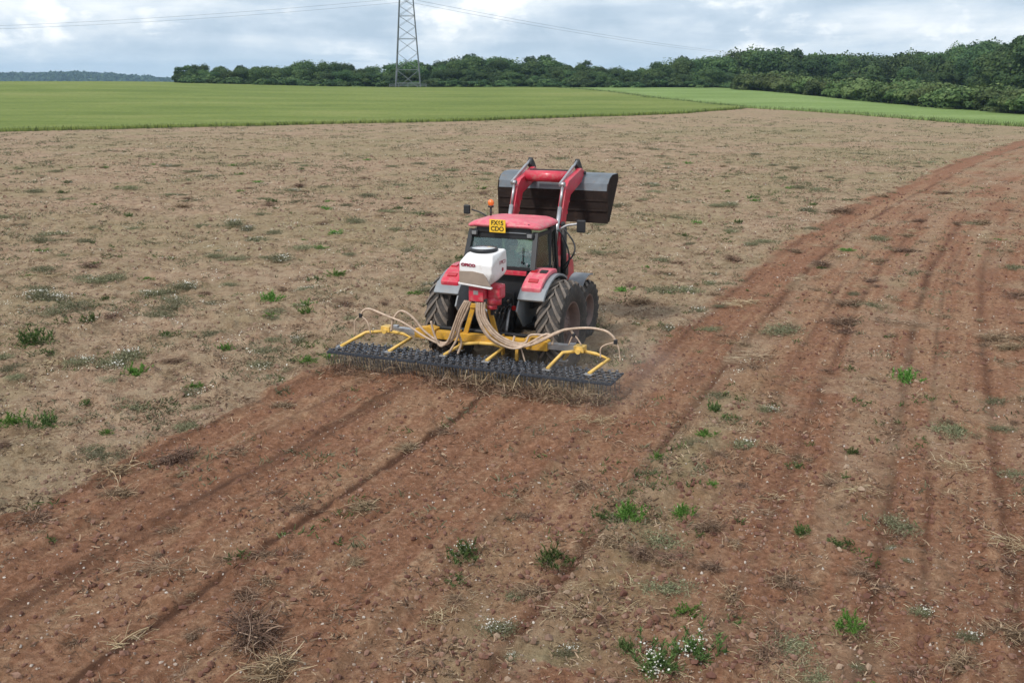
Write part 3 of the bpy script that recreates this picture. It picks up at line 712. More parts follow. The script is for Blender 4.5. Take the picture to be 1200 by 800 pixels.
# driver, seated inside the cab
def skin_body(name, joints, edges, m, parent=None, sub=2):
    me = bpy.data.meshes.new(name); me.from_pydata([j[0] for j in joints], edges, []); o = link(name, me, parent)
    md = o.modifiers.new('skin', 'SKIN'); md.use_smooth_shade = True
    for v, j in zip(me.skin_vertices[0].data, joints): v.radius = j[1] if isinstance(j[1], tuple) else (j[1], j[1])
    me.skin_vertices[0].data[0].use_root = True
    o.modifiers.new('sub', 'SUBSURF').levels = sub; o.modifiers['sub'].render_levels = sub
    dg = bpy.context.evaluated_depsgraph_get(); m2 = bpy.data.meshes.new_from_object(o.evaluated_get(dg)); o.modifiers.clear(); o.data = m2
    m2.materials.clear(); m2.materials.append(m); return o
pe = vehicle('person', 'driver in dark teal overalls sitting at the wheel inside the cab', 'person')
J = [((.02, 2.20, 1.66), (.17, .13)), ((.02, 2.19, 1.90), (.16, .12)), ((.02, 2.20, 2.12), (.19, .11)), ((.02, 2.22, 2.22), (.07, .07)), ((.02, 2.23, 2.30), (.05, .055)),
     ((-.17, 2.22, 2.14), .065), ((-.27, 2.38, 1.95), .055), ((-.15, 2.62, 2.02), .042), ((-.12, 2.72, 2.07), (.036, .022)),
     ((.21, 2.22, 2.14), .065), ((.31, 2.38, 1.95), .055), ((.19, 2.62, 2.02), .042), ((.14, 2.72, 2.07), (.036, .022)),
     ((-.10, 2.30, 1.66), .09), ((-.14, 2.68, 1.70), .075), ((-.14, 2.78, 1.45), .055), ((-.14, 2.88, 1.40), .045),
     ((.14, 2.30, 1.66), .09), ((.18, 2.68, 1.70), .075), ((.18, 2.78, 1.45), .055), ((.18, 2.88, 1.40), .045)]
E_ = [(0, 1), (1, 2), (2, 3), (3, 4), (2, 5), (5, 6), (6, 7), (7, 8), (2, 9), (9, 10), (10, 11), (11, 12), (0, 13), (13, 14), (14, 15), (15, 16), (0, 17), (17, 18), (18, 19), (19, 20)]
skin_body('body', J, E_, M['coat'], pe)
hd = MB(); hd.lathe([(2.27, .0005), (2.28, .05), (2.33, .078), (2.39, .088), (2.45, .082), (2.50, .05), (2.515, .0005)], 20, 'z', (.02, 2.25, 0))
hd.hull([(.02, 2.355, 2.37), (.035, 2.33, 2.36), (.005, 2.33, 2.36), (.02, 2.325, 2.41)])
for sx in (-1, 1): hd.box((.02+sx*.088, 2.25, 2.385), (.018, .04, .06), .008)
hd.build('head', M['skin'], pe)
hd = MB(); hd.lathe([(2.38, .086), (2.42, .098), (2.47, .09), (2.52, .055), (2.53, .0005)], 20, 'z', (.02, 2.235, 0)); hd.build('hair', M['hair'], pe)
for sx, x0 in ((-1, -.12), (1, .14)):
    hm = MB(); hm.box((x0, 2.75, 2.075), (.08, .075, .03), .012)
    for k in range(4): hm.tube([(x0-.03+.02*k, 2.78, 2.085), (x0-.03+.02*k, 2.815, 2.07), (x0-.03+.02*k, 2.805, 2.045)], [.0095, .009, .007], 6)
    hm.tube([(x0-sx*.03, 2.74, 2.08), (x0-sx*.06, 2.765, 2.075), (x0-sx*.065, 2.785, 2.06)], [.011, .010, .008], 6)
    hm.build('hand', M['skin'], pe)

# ------------------------------------------------------------------ tine harrow
har = vehicle('tine_harrow', 'wide yellow framed tine harrow with a dark bed of spring tines behind the tractor', 'harrow')
HB_Y, HB_Z = .62, .77
q = MB(); q.box((0, HB_Y, HB_Z), (2.1, .16, .16), .012)
for sx in (-1, 1):
    q.prism([(sx*1.0, HB_Z-.10), (sx*1.42, HB_Z-.09), (sx*1.42, HB_Z+.09), (sx*1.12, HB_Z+.16), (sx*.95, HB_Z+.12)], HB_Y-.11, HB_Y+.11, 'y', .01)
q.build('main_beam', M['yellow'], har)
q = MB(); q.cyl((-1.2, HB_Y+.15, HB_Z+.10), (1.0, HB_Y+.15, HB_Z+.10), .04, 10); q.build('rear_pipe', M['dark'], har)
for sx in (-1, 1):
    q = MB(); q.box((sx*1.68, HB_Y, HB_Z), (.56, .12, .12), .008); q.box((sx*1.9, HB_Y, HB_Z+.07), (.12, .10, .05), .01); q.build('sliding_beam', M['steel'], har)
    q = MB(); q.box((sx*2.07, HB_Y-.05, HB_Z+.02), (.20, .20, .12), .012); q.cyl((sx*2.07, HB_Y-.2, HB_Z-.01), (sx*2.07, HB_Y+.1, HB_Z-.01), .05, 12); q.build('end_bracket', M['yellow_pale'], har)
# headstock
q = MB()
for sx in (-1, 1):
    q.bar((sx*.36, HB_Y, HB_Z), (sx*.16, HB_Y+.02, 1.42), .05, .09); q.bar((sx*.46, HB_Y+.02, HB_Z-.28), (sx*.46, HB_Y, HB_Z+.12), .035, .12)
q.bar((.22, HB_Y-.10, HB_Z+.08), (.05, HB_Y-.02, 1.34), .09, .07); q.box((0, HB_Y, 1.42), (.44, .08, .08), .01); q.build('headstock', M['yellow'], har)
# bridges: inverted V tubes carrying the three tine sections
BR_ = {'l': [[(-2.04, .52, .75), (-2.45, .36, .72), (-2.87, .05, .46)], [(-2.04, .52, .75), (-1.70, .55, .72), (-1.50, .52, .66), (-1.78, .08, .46)]],
       'c': [[(.03, .47, .72), (-.30, .42, .68), (-.64, .25, .46)], [(.03, .47, .72), (.30, .55, .70), (.50, .55, .64), (.30, .18, .46)], [(.03, .47, .72), (-.45, .75, .60), (-.55, .8, .46)]],
       'r': [[(2.10, .56, .75), (1.78, .40, .72), (1.58, .10, .46)], [(2.10, .56, .75), (2.40, .55, .72), (2.66, .50, .66), (2.40, .10, .46)], [(2.10, .56, .75), (1.8, .75, .65), (1.65, .82, .46)]]}
for k_, fs in BR_.items():
    q = MB()
    for pts in fs: q.tube(pts, .034, 8)
    br = q.build('support_bridge', M['yellow_pale'], har)
    for pts in fs:
        e_ = Vector(pts[-1]); q = MB(); q.box(e_+Vector((0, 0, -.015)), (.16, .12, .03), .006); q.build('bridge_foot', M['steel'], br)
q = MB(); q.bar((.78, .62, .80), (.78, .55, .42), .06, .06); q.build('section_stop', M['yellow'], har)
# tine sections: cross bars with coil springs; tines
ROWS = [-.16, .01, .18, .35, .50]
for k, (xa, xb) in enumerate(((-3.04, -1.04), (-1.0, .96), (1.0, 2.94))):
    q = MB()
    for i, yy in enumerate(ROWS): q.box(((xa+xb)/2, yy, .40), (xb-xa, .024, .03), .003)
    for xx in (xa+.03, (xa*2+xb)/3, (xa+xb*2)/3, xb-.03): q.box((xx, .20, .385), (.04, .80, .03), .004)
    q.box(((xa+xb)/2, -.20, .385), (xb-xa, .025, .035), .004)
    q.build('tine_section', M['bed'], har)
def tine_mesh():
    q = MB(); pts = []
    for i in range(28):      # double coil
        a = 2*math.pi*i/9; pts.append((-.035+.07*i/27, .028*math.cos(a), .028*math.sin(a)))
    q.tube(pts, .007, 5)
    me1 = q
    q.tube(catmull([(.035, .0, .02), (.038, -.05, -.10), (.036, -.035, -.28), (.034, .06, -.44)], 4), .0045, 5)
    q.tube(catmull([(-.035, .0, .02), (-.038, -.05, -.10), (-.036, -.03, -.26), (-.034, .06, -.43)], 4), .0045, 5)
    q.box((0, 0, .035), (.05, .05, .02), .004)
    bmesh.ops.recalc_face_normals(q.bm, faces=q.bm.faces[:]); me = bpy.data.meshes.new('tine'); q.bm.to_mesh(me); q.bm.free(); return me
M['tine2'] = mat('dark_spring_steel', (.10, .105, .12), .45, metal=.4, dirt=.3, dirtc=(.3, .24, .19), scale=30)
tm = tine_mesh(); tm.materials.append(M['tine2'])
q = bmesh.new(); cnt = 0
pos = []
for i, yy in enumerate(ROWS):
    n = 40
    for j in range(n):
        xx = -2.98+5.88*(j+(.5 if i % 2 else .0))/(n-.5); pos.append((xx, yy, .41))
pos.sort(key=lambda p: p[1])
for i, p in enumerate(pos[:80]):
    o = link('tine', tm, har); o.location = p; o.rotation_euler = (rng.normal(0, .12), rng.normal(0, .05), rng.normal(0, .12))
for p in pos[80:]:
    n0 = len(q.verts); q.from_mesh(tm); q.verts.ensure_lookup_table()
    bmesh.ops.transform(q, matrix=Matrix.Translation(p) @ Matrix.Rotation(rng.normal(0, .15), 4, 'X'), verts=q.verts[n0:])
me = bpy.data.meshes.new('front_tines'); q.to_mesh(me); q.free(); me.materials.append(M['tine2']); o = link('tine_rows', me, har); tag(o, kind='stuff')
# clogged spring adjusters and brackets on the bed
q = MB()
for k in range(90):
    xx = rng.uniform(-3.0, 2.9); yy = rng.uniform(-.12, .58); q.box((xx, yy, .43+rng.uniform(0, .035)), (rng.uniform(.012, .035), rng.uniform(.015, .05), rng.uniform(.012, .03)), 0, Matrix.Rotation(rng.uniform(0, 3), 3, 'Z'))
q.build('spring_clamp', M['bed'], har)['kind'] = 'stuff'
q = MB()
for k in range(420):
    xx = rng.uniform(-3.0, 2.9); yy = rng.uniform(-.14, .58); q.box((xx, yy, .455+rng.uniform(0, .02)), (rng.uniform(.006, .018), rng.uniform(.008, .022), .010), 0, Matrix.Rotation(rng.uniform(0, 3), 3, 'Z'))
q.build('worn_clamp_edges', M['clamp_light'], har)['kind'] = 'stuff'
# hoses of the seeder
sdr = vehicle('air_seeder', 'white seed hopper with red metering unit and beige hoses above the yellow beam', 'seeder')
def hull_obj(name, pts, m, parent, bev=.02):
    q = MB(); q.hull(pts); es = [e for e in q.bm.edges if len(e.link_faces) == 2 and e.calc_face_angle() > .2]
    bmesh.ops.bevel(q.bm, geom=es, offset=bev, segments=3, affect='EDGES', profile=.6); return q.build(name, m, parent)
xa, xb = -.17, .50; ya, yb = .0, .74
hop = hull_obj('hopper', [(xa, ya+.02, 2.38), (xb, ya+.02, 2.34), (xa, yb, 2.38), (xb, yb, 2.38), (xa+.10, ya+.17, 2.54), (xb-.05, ya+.17, 2.52), (xa+.10, yb-.03, 2.57), (xb-.0, yb-.03, 2.57),
                          (xa, ya+.01, 2.22), (xb, ya+.01, 2.16), (xa+.02, ya+.10, 2.0), (xb-.12, ya+.10, 1.93), (xa, yb, 2.12), (xb, yb, 2.12), (xa+.15, yb-.1, 1.95), (xb-.15, yb-.1, 1.95), (xb-.03, ya+.3, 2.02)], M['white'], sdr, .03)
hop.data.materials.append(M['beige_panel'])
q = MB(); q.prism([(xa+.015, 1.995), (xa+.005, 2.21), (xa+.28, 2.225), (xb-.17, 2.19), (xb-.11, 2.12), (xb-.02, 1.955)], ya-.012, ya+.03, 'y', .008); q.build('hopper_recess', M['beige_panel'], hop)
q = MB(); q.prism([(xa-.01, 1.965), (xb-.0, 1.905), (xb+.0, 1.94), (xa-.01, 2.0)], ya-.02, ya+.05, 'y', .008); q.build('hopper_foot', M['white'], hop)
q = MB(); q.lathe([(2.54, .27), (2.585, .275), (2.61, .262), (2.61, .235), (2.595, .22)], 32, 'z', (.145, .45, 0)); lid = q.build('lid_ring', M['black'], hop)
q = MB(); q.lathe([(2.58, .24), (2.605, .225), (2.62, .12), (2.625, .0005)], 32, 'z', (.145, .45, 0)); q.build('lid', M['lamp_clear'], hop)
text('hopper_lettering', 'OPICO', .075, (.02, ya+.006, 2.335), Euler((R(90), R(2), 0)), M['text_red'], hop, ext=.004, sx=1.25, off=.004)
text('hopper_lettering', 'OPICO', .10, (xb+.0, .52, 2.34), Euler((R(90), 0, R(90))), M['text_red'], hop, ext=.004)
q = MB(); q.hull([(xb+dx, .53+.045*math.cos(a), 2.20+.04*math.sin(a)) for a in np.linspace(0, 6.28, 9)[:-1] for dx in (-.003, .004)]); q.build('hopper_mark', M['text_red'], hop)
q = MB(); q.box((.14, .28, 1.80), (.32, .36, .26), .02); q.box((.44, .38, 1.80), (.26, .30, .28), .05); q.box((.14, .10, 1.74), (.30, .04, .22), .012); mt_ = q.build('metering_unit', M['red'], sdr)
q = MB(); q.cyl((.40, .36, 1.55), (.40, .36, 1.70), .14, 18); q.cyl((.36, .34, 1.46), (.36, .34, 1.56), .10, 16); q.build('fan_housing', M['red'], mt_)
q = MB(); q.box((.14, .083, 1.80), (.10, .012, .08), .004); q.build('cover_plate', M['steel'], mt_)
q = MB(); q.bar((.0, .50, 1.30), (.0, .45, 1.72), .06, .06); q.bar((.30, .50, 1.30), (.30, .45, 1.72), .06, .06); q.build('hopper_stand', M['dark'], sdr)
def hose(pts, r=.0235):
    q = MB(); q.tube(catmull(pts, 8), r, 8); return q.build('hose', M['hose'], sdr)
ho = .30
hose([(-.02, .12, 1.62), (-.14, .15, 1.42), (-.30, .22, 1.10), (-.42, .30, .84), (-.66, ho, .66), (-1.06, ho, .77), (-1.53, ho, 1.01), (-1.91, ho, 1.12), (-2.30, ho, 1.23), (-2.46, ho, 1.18), (-2.52, ho, 1.08)])
hose([(-.06, .12, 1.62), (-.20, .15, 1.40), (-.36, .22, 1.06), (-.50, .28, .78), (-.75, ho+.05, .68), (-1.10, ho+.05, .87), (-1.36, ho+.05, 1.13), (-1.62, ho+.05, 1.24), (-1.80, ho+.05, 1.06), (-1.86, ho+.05, .80)])
hose([(-.10, .12, 1.62), (-.25, .15, 1.38), (-.42, .22, 1.02), (-.56, .26, .74), (-.72, ho-.05, .64), (-.84, ho-.05, .86), (-.91, ho-.05, 1.12)])
hose([(.02, .12, 1.62), (-.08, .15, 1.42), (-.24, .2, 1.12), (-.36, .26, .80), (-.52, .24, .52)])
hose([(-.02, .16, 1.62), (-.18, .2, 1.30), (-.34, .28, .98), (-.30, .34, .72), (-.36, .3, .50)])
for (a_, z_) in ((-2.68, .66), (-2.30, .70)): hose([(-2.52, ho, 1.08), (a_*.5-1.28 + (-.04 if a_ < -2.5 else .06), ho, .95), (a_, ho, z_)], .014)
q = MB(); q.box((-2.52, ho, 1.08), (.07, .06, .09), .015); q.build('hose_splitter', M['black'], sdr)
hose([(.20, .12, 1.62), (.22, .12, 1.34), (.42, .16, 1.02), (.70, .24, .82), (.98, .30, .78), (1.29, .30, .88), (1.64, .30, 1.08), (1.89, .30, 1.20), (2.30, .30, 1.27), (2.62, .30, 1.25), (2.78, .30, 1.16), (2.84, .30, 1.06)])
hose([(.25, .12, 1.62), (.27, .12, 1.33), (.47, .16, 1.02), (.74, .26, .84), (1.0, .33, .81), (1.33, .34, .93), (1.70, .34, 1.13), (1.92, .34, 1.20), (2.02, .34, 1.10)])
hose([(.16, .12, 1.62), (.18, .10, 1.34), (.38, .12, .98), (.66, .20, .79), (.92, .27, .75), (1.2, .33, .90), (1.45, .38, 1.05), (1.58, .38, 1.0), (1.58, .38, .86)])
hose([(.29, .14, 1.62), (.31, .14, 1.33), (.51, .20, 1.03), (.78, .30, .86), (1.02, .38, .84), (1.1, .45, .98), (1.35, .5, 1.0)])
hose([(.13, .14, 1.62), (.15, .14, 1.30), (.33, .18, .95), (.62, .24, .78), (.78, .3, .82), (.82, .36, .96)])
hose([(.95, .32, .78), (.98, .38, .62), (1.02, .4, .46)], .016)
for (a_, z_) in ((2.56, .72), (2.94, .70)): hose([(2.84, .30, 1.06), ((a_+2.75)/2+(.06 if a_ > 2.8 else -.08), .30, .93), (a_, .30, z_)], .014)
q = MB(); q.box((2.84, .30, 1.06), (.07, .06, .09), .015); q.build('hose_splitter', M['black'], sdr)
for (a_, z_) in ((1.92, .90), (2.17, .92)): hose([(2.02, .34, 1.10), ((a_+2.02)/2, .34, 1.03), (a_, .34, z_)], .014)
q = MB(); q.box((2.02, .34, 1.10), (.06, .06, .07), .012); q.build('hose_splitter', M['black'], sdr)

# ------------------------------------------------------------------ plants and litter on the field
M['straw'] = leaf_mat('dry_straw', [(0, (.16, .095, .055)), (.45, (.30, .205, .125)), (.85, (.43, .33, .21)), (1, (.55, .46, .32))], trans=.1)
M['dry'] = leaf_mat('dry_weed_stalks', [(0, (.060, .036, .024)), (.35, (.13, .080, .050)), (.75, (.27, .175, .11)), (1, (.46, .34, .23))], trans=.1)
M['weed'] = leaf_mat('green_weed_leaves', [(0, (.040, .065, .018)), (.5, (.080, .130, .034)), (.85, (.14, .20, .06)), (1, (.24, .26, .13))], trans=.3)
M['weed_bright'] = leaf_mat('bright_green_weed_leaves', [(0, (.06, .13, .02)), (.5, (.11, .24, .04)), (1, (.20, .34, .08))], trans=.35)
M['weed_dull'] = leaf_mat('grey_green_weed_leaves', [(0, (.09, .095, .05)), (.5, (.16, .165, .085)), (1, (.30, .27, .17))], trans=.2)
M['petal'] = leaf_mat('white_flower_heads', [(0, (.50, .45, .36)), (1, (.80, .79, .73))], trans=.2, objvar=.05)
M['petal_old'] = leaf_mat('faded_flower_heads', [(0, (.38, .32, .22)), (.6, (.58, .52, .42)), (1, (.78, .76, .70))], trans=.1)
def discs(P, r, n=6):
    k = len(P); a = np.linspace(0, 2*np.pi, n, endpoint=False)
    nrm = rng.normal(0, .35, (k, 3))+[0, 0, 1]; nrm /= np.linalg.norm(nrm, axis=1, keepdims=True)
    u = np.cross(nrm, [1, 0, 0]); u /= np.linalg.norm(u, axis=1, keepdims=True); v = np.cross(nrm, u)
    V = P[:, None, :]+r[:, None, None]*(u[:, None, :]*np.cos(a)[None, :, None]+v[:, None, :]*np.sin(a)[None, :, None])
    return V.reshape(-1, 3), np.arange(k*n).reshape(k, n)
def proto_green(seed, bright):
    # leafy rosette about 1 m across at scale 1: stems with many small leaves
    parts = []
    ns = 26
    C = rng.normal(0, .17, (ns, 3))*[1, 1, 0]; D = dirs(ns, .75, 1.1); L = rng.uniform(.18, .42, ns)
    parts.append(ribbons(C, D, L, .008, .05, 0, 3, .5))
    for k in range(26):
        u = rng.uniform(.15, 1, ns)[:, None]; P = C+D*L[:, None]*u; d2 = dirs(ns, .3, 1.6)+D*.6
        parts.append(ribbons(P, d2, rng.uniform(.05, .13, ns), rng.uniform(.018, .04, ns), .05, .1, 2, .15))
    n = 260; P = rng.normal(0, .24, (n, 3))*[1, 1, 0]+[0, 0, .01]; parts.append(ribbons(P, dirs(n, .35, 1), rng.uniform(.05, .12, n), .022, .1, .1, 2, .2))
    n = 150; P = rng.normal(0, .30, (n, 3))*[1, .8, 0]+[0, 0, .01]; parts.append(ribbons(P, dirs(n, .15, .8), rng.uniform(.08, .25, n), .010, .1, .2, 3, .5))
    nf = sum(len(p[1]) for p in parts[:-1]); V, F = join(parts); V[:, 2] = np.abs(V[:, 2]); me = np_mesh('foliage', V, F, False, None, [M['weed_bright' if bright else 'weed'], M['straw']])
    mi = np.zeros(len(F), dtype=np.int32); mi[nf:] = 1; me.polygons.foreach_set('material_index', mi); return me
def proto_dull():
    parts = []; n = 300; P = rng.normal(0, .24, (n, 3))*[1, .8, 0]
    parts.append(ribbons(P, dirs(n, .5, 1.3), rng.uniform(.08, .24, n), .012, .15, .2, 3, .4))
    n = 500; P = rng.normal(0, .24, (n, 3))*[1, .8, 0]+[0, 0, .05]; P[:, 2] += rng.uniform(0, .12, n)
    parts.append(ribbons(P, dirs(n, .4, 1.5), rng.uniform(.03, .08, n), .02, .1, .1, 2, .2))
    V, F = join(parts); V[:, 2] = np.abs(V[:, 2]); return np_mesh('foliage', V, F, False, None, [M['weed_dull']])
def proto_flowers(n=55):
    C = rng.normal(0, .20, (5, 3)); P = C[rng.integers(5, size=n)]+rng.normal(0, .12, (n, 3)); P = P*[1, .8, 0]; P[:, 2] = rng.uniform(.04, .24, n); V, F = discs(P, rng.uniform(.011, .024, n))
    return np_mesh('flower_heads', V, F, False, None, [M['petal']])
def proto_dry(n, flat, wd=.010):
    parts = []; P = rng.normal(0, .20, (n, 3))*[1, .62, 0]; P[:, 2] = np.abs(rng.normal(0, .07, n))*flat
    n = int(n*.6); P = P[:n]
    parts.append(ribbons(P, dirs(n, .12*flat, .9), rng.uniform(.15, .50, n), rng.uniform(.008, wd*2.0, n), rng.uniform(0, .22, n), rng.normal(0, .35, n), 4, .6))
    k = int(n*.9); P = rng.normal(0, .17, (k, 3))*[1, .62, 0]; P[:, 2] = np.abs(rng.normal(0, .05, k))*flat
    parts.append(ribbons(P, dirs(k, .2, 1.5), rng.uniform(.03, .12, k), rng.uniform(.012, .03, k), .1, .2, 2, .5))
    V, F = join(parts); V[:, 2] = np.abs(V[:, 2]); return np_mesh('dry_stalks', V, F, False, None, [M['dry']])
PG = [proto_green(i, i % 2) for i in range(4)]; PD = [proto_dull() for _ in range(3)]; PF = [proto_flowers(n) for n in (40, 80, 130)]
PX = [proto_dry(n, f) for n, f in ((240, 1.0), (180, .6), (140, .4), (480, 1.0), (110, .3))]
PS = []
for n in (120, 70):
    P = rng.normal(0, .22, (n, 3))*[1, .6, 0]; V, F = ribbons(P, dirs(n, .08, .4), rng.uniform(.15, .5, n), rng.uniform(.006, .013, n), rng.uniform(0, .08, n), rng.normal(0, .3, n), 4, .6)
    V[:, 2] = np.abs(V[:, 2])+.008; PS.append(np_mesh('straw', V, F, False, None, [M['straw']]))
def put(name, me, x, y, w, hz=1.0, label=None, cat='weed', group=None, flowers=None):
    z = gz(x, y); s = w*1.0
    o = link(name, me); tag(o, label, cat, group)
    o.location = (x, y, z-.008); o.rotation_euler = (0, 0, rng.uniform(0, 6.28)); o.scale = (s, s*rng.uniform(.8, 1.1), s*hz)
    if flowers is not None: link('flower_heads', flowers, o)
    return o
def where(x, y):
    s, t_, *_ = to_st(x, y); q = float(lane(np.array(s), np.array(t_)))
    if t_ < 0 and abs(s) < 3.2: return 'on the harrowed red strip'
    if q > 2.7: return 'on the right hand harrowed lanes'
    return 'on the tan unworked ground'
GREEN = [(-10.56,21.88,.89,'large bright green weed at the far left edge, below the flowering patches'),(-8.41,16.34,.46,'bright green weed by the left edge, left one of the close pair'),(-7.88,16.42,.52,'bright green weed by the left edge, right one of the close pair'),
 (-7.54,19.67,.53,'low green weed just below the long white flowered patch at left'),(-7.77,17.78,.26,'tiny green weed between the pair at the left edge and the flowered patch'),(-6.39,26.61,.55,'green weed on tan ground level with the hopper, left of the tractor'),
 (-10.15,24.07,.48,'green weed on tan ground above the long flowered patch at left'),(-6.18,21.44,.37,'small green weed left of the harrow tip'),(3.6,17.34,.40,'solitary dark green weed just right of the raked straw, on red soil'),
 (1.57,12.75,.50,'dense dark green weed in the middle foreground right of the pale strip'),(.5,11.36,.46,'taller green weed in the centre foreground beside brown stalks'),(3.61,9.84,.38,'dark green upright weed near the bottom right with pale flowers above it'),
 (3.74,12.22,.30,'small lime green weed in the right foreground'),(7.71,19.19,.55,'green weed tuft sitting on the reddish lane right of the tractor'),(4.12,27.72,.75,'pale green sprawling patch beside the front wheel, left half'),(4.83,27.72,.7,'pale green sprawling patch beside the front wheel, right half'),
 (1.17,9.5,.26,'small yellowish green weed at the bottom centre edge'),(2.31,12.81,.35,'flat thin green patch right of the dense dark green weed'),(-11.73,29.44,.79,'green tussock on tan ground near the left edge, far out'),(-5.13,24.99,.43,'small green weed left of the rear wheel'),
 (5.4,15.24,.24,'small green sprig on the right lanes'),(2.22,14.69,.2,'tiny green sprig in the pale strip behind the harrow')]
for i, (x, y, w, lb) in enumerate(GREEN):
    if w > .68 and y > 27: put('weed_plant', PD[i % 3], x, y, w*1.5, .7, lb, flowers=PF[0] if i % 2 else None)
    else: put('weed_plant', PG[i % 4], x, y, w*1.0, 1.35, lb)
WHITE = [(-.14,9.89,.34,'low plant with a dense head of white flowers at the bottom centre'),(1.89,9.42,.46,'big bushy white flowered plant at the bottom edge, upper of two'),(1.45,9.11,.46,'sprawling white flowered plant at the very bottom edge, lower of two'),(-12.53,26.61,.74,'bleached white flowered clump by the left edge'),
 (4.76,11.78,.2,'single bright white flower cluster in the right foreground'),(4.84,11.5,.14,'tiny white flower cluster just below another in the right foreground'),(-8.05,20.68,.74,'long white flowered patch on tan ground, its right half'),(-8.9,20.3,.6,'long white flowered patch on tan ground, its left half'),(-9.15,27.96,.83,'pale flowering patch farther out at left, right half'),(-9.71,27.2,.7,'pale flowering patch farther out at left, left half'),
 (-4.79,22.26,.46,'white flowered tuft left of the left rear wheel'),(4.54,17.29,.4,'pale flowering tuft between the right lanes'),(3.71,15.44,.42,'pale flowering tuft with dead stalks below the first lane'),(.57,9.47,.28,'sparse white flowered tuft at the bottom centre'),(-11.03,40.57,.9,'whitish clump far out at left'),(4.81,9.67,.3,'faded flowering weed near the bottom right corner'),(-10.23,39.41,.8,'second whitish clump far out at left'),(4.52,10.2,.28,'straggly weed with a few white heads above the dark green one'),(0,9.34,.18,'tiny white flower tuft at the bottom centre edge'),(-.58,11.54,.46,'mixed green and white weed in the centre foreground')]
for i, (x, y, w, lb) in enumerate(WHITE): put('flowering_weed', PG[2] if i in (1, 2, 19) else PD[i % 3], x, y, w*(1.3 if i < 3 else 1.1), 1.15, lb, flowers=PF[2 if w > .3 and i < 4 else 1])
DRY = [(-2.72,9.75,.84,'largest tangled brown weed heap, in the left foreground'),(-2.38,9.03,.60,'brown stalk heap at the bottom edge under the largest heap'),(-5.98,14.45,.78,'wide dark heap of uprooted stalks at the left border of the red strip'),(-3.08,11.66,.5,'dark brown tuft in the middle of the red strip, beside the thin groove'),(-3.41,13.6,.47,'flat brown stalks on the red strip, farther of the two by the groove'),(-2.93,13.03,.4,'small brown stalk clump next to the groove'),(-4.21,11.25,.6,'long pale row of dead stalks at left of the groove'),(-4.58,9.63,.44,'grey brown tuft near the bottom left'),
 (-4.47,12.35,.37,'curled brown stalks in the dark left wheel band'),(-2.28,10.78,.24,'small dark tuft above the largest heap'),(1.05,13.79,.51,'dark brown low clump in the centre foreground'),(1.59,11.61,.43,'dark brown clump below the dense green weed'),(2.5,10.54,.56,'grey brown bristly tuft in the right foreground'),(3.79,13.44,.58,'dark uprooted clump at right of the pale strip'),(2.81,11.9,.41,'thin brown clump in the right foreground'),(5.0,13.63,.6,'dark brown clump with pale flowers beside the thin lane groove'),(4.52,9.18,.48,'dark brown clump in the bottom right corner'),(1.28,10.29,.38,'pale straw tuft in the bottom centre'),(-.9,10.2,.43,'pale straw tuft left of the white flower head'),
 (-4.34,15.32,.61,'brown tangled clump on the red strip, nearer the harrow'),(-6.42,12.72,.59,'dark stalk heap at the left frame edge'),(-5.21,14.87,.66,'loose brown stalks between the left border and the wheel band'),(-1.28,12.89,.22,'tiny pale clod with stalks in mid strip'),(-3.31,9.03,.36,'pale stalk heap at the bottom left edge'),(8.55,27.96,.8,'dark clump on the red lane ahead, right'),(7.18,32.75,.84,'dark clump on the red lane border ahead of the tractor'),(14.29,44.52,1.1,'dark clump far along the curving lane'),(6.82,27.15,.47,'small red brown clump on the lane ahead'),(2.43,14.34,.36,'brown clump inside the pale strip'),(-2.02,12.4,.24,'small brown clump in mid strip'),(6.75,14.6,.5,'pale dry clump at the right edge')]
for i, (x, y, w, lb) in enumerate(DRY):
    if 'pale' in lb: put('straw_clump', PS[i % 2], x, y, w*1.2, 1.2, lb, 'dry weed')
    else: put('dry_weed', PX[[0, 3, 1, 2, 4][i % 5] if i else 3], x, y, w*1.15, .8, lb, 'dry weed')
used = [(a[0], a[1]) for a in GREEN+WHITE+DRY]
def inframe(x, y): return 8.6 < y and abs(x) < .52*y+.6
def scatter(n, r0, r1, zone, power=1.0, fresh_ok=True):
    out = []
    while len(out) < n:
        r = r0*(r1/r0)**(rng.random()**power); a = rng.uniform(-.50, .50); x, y = r*math.sin(a), r*math.cos(a)
        s, t_ = to_st(x, y)
        if abs(s) < 3.3 and -.5 < t_ < 5.3: continue
        q = float(lane(np.array(s), np.array(t_)))
        wk = (t_ < 0 and abs(s) < 3.15) or q > 2.8
        if zone == 'worked' and not wk or zone == 'raw' and wk: continue
        if zone == 'worked' and fresh_ok is False and t_ < 0 and abs(s) < 3.15: continue
        if any((x-u)**2+(y-v)**2 < .12 for u, v in used): continue
        out.append((x, y))
    return out
def dist_word(y): return 'near' if y < 18 else ('in the middle distance' if y < 35 else 'far out')
def many(zone, n, r0, r1, fn, pw=1.0, fresh=True):
    for x, y in scatter(n, r0, r1, zone, pw, fresh): fn(x, y)
def f_green(x, y):
    wd = rng.uniform(.16, .48)*(1 if y < 20 else 1.5); put('weed_plant', PG[rng.integers(4)], x, y, wd, rng.uniform(.4, .85), 'small green weed '+where(x, y)+', '+dist_word(y), 'weed', 'scattered green weeds')
def zone_raw(x, y): return 'tan' in where(x, y)
def f_dull(x, y):
    wd = rng.uniform(.3, .8)*(1 if y < 20 else 1.5); put('weed_patch', PD[rng.integers(3)], x, y, wd, rng.uniform(.4, .85), 'low grey green weed patch '+where(x, y)+', '+dist_word(y), 'weed', 'scattered grey green weed patches', PF[rng.integers(2)] if rng.random() < .22 and zone_raw(x, y) else None)
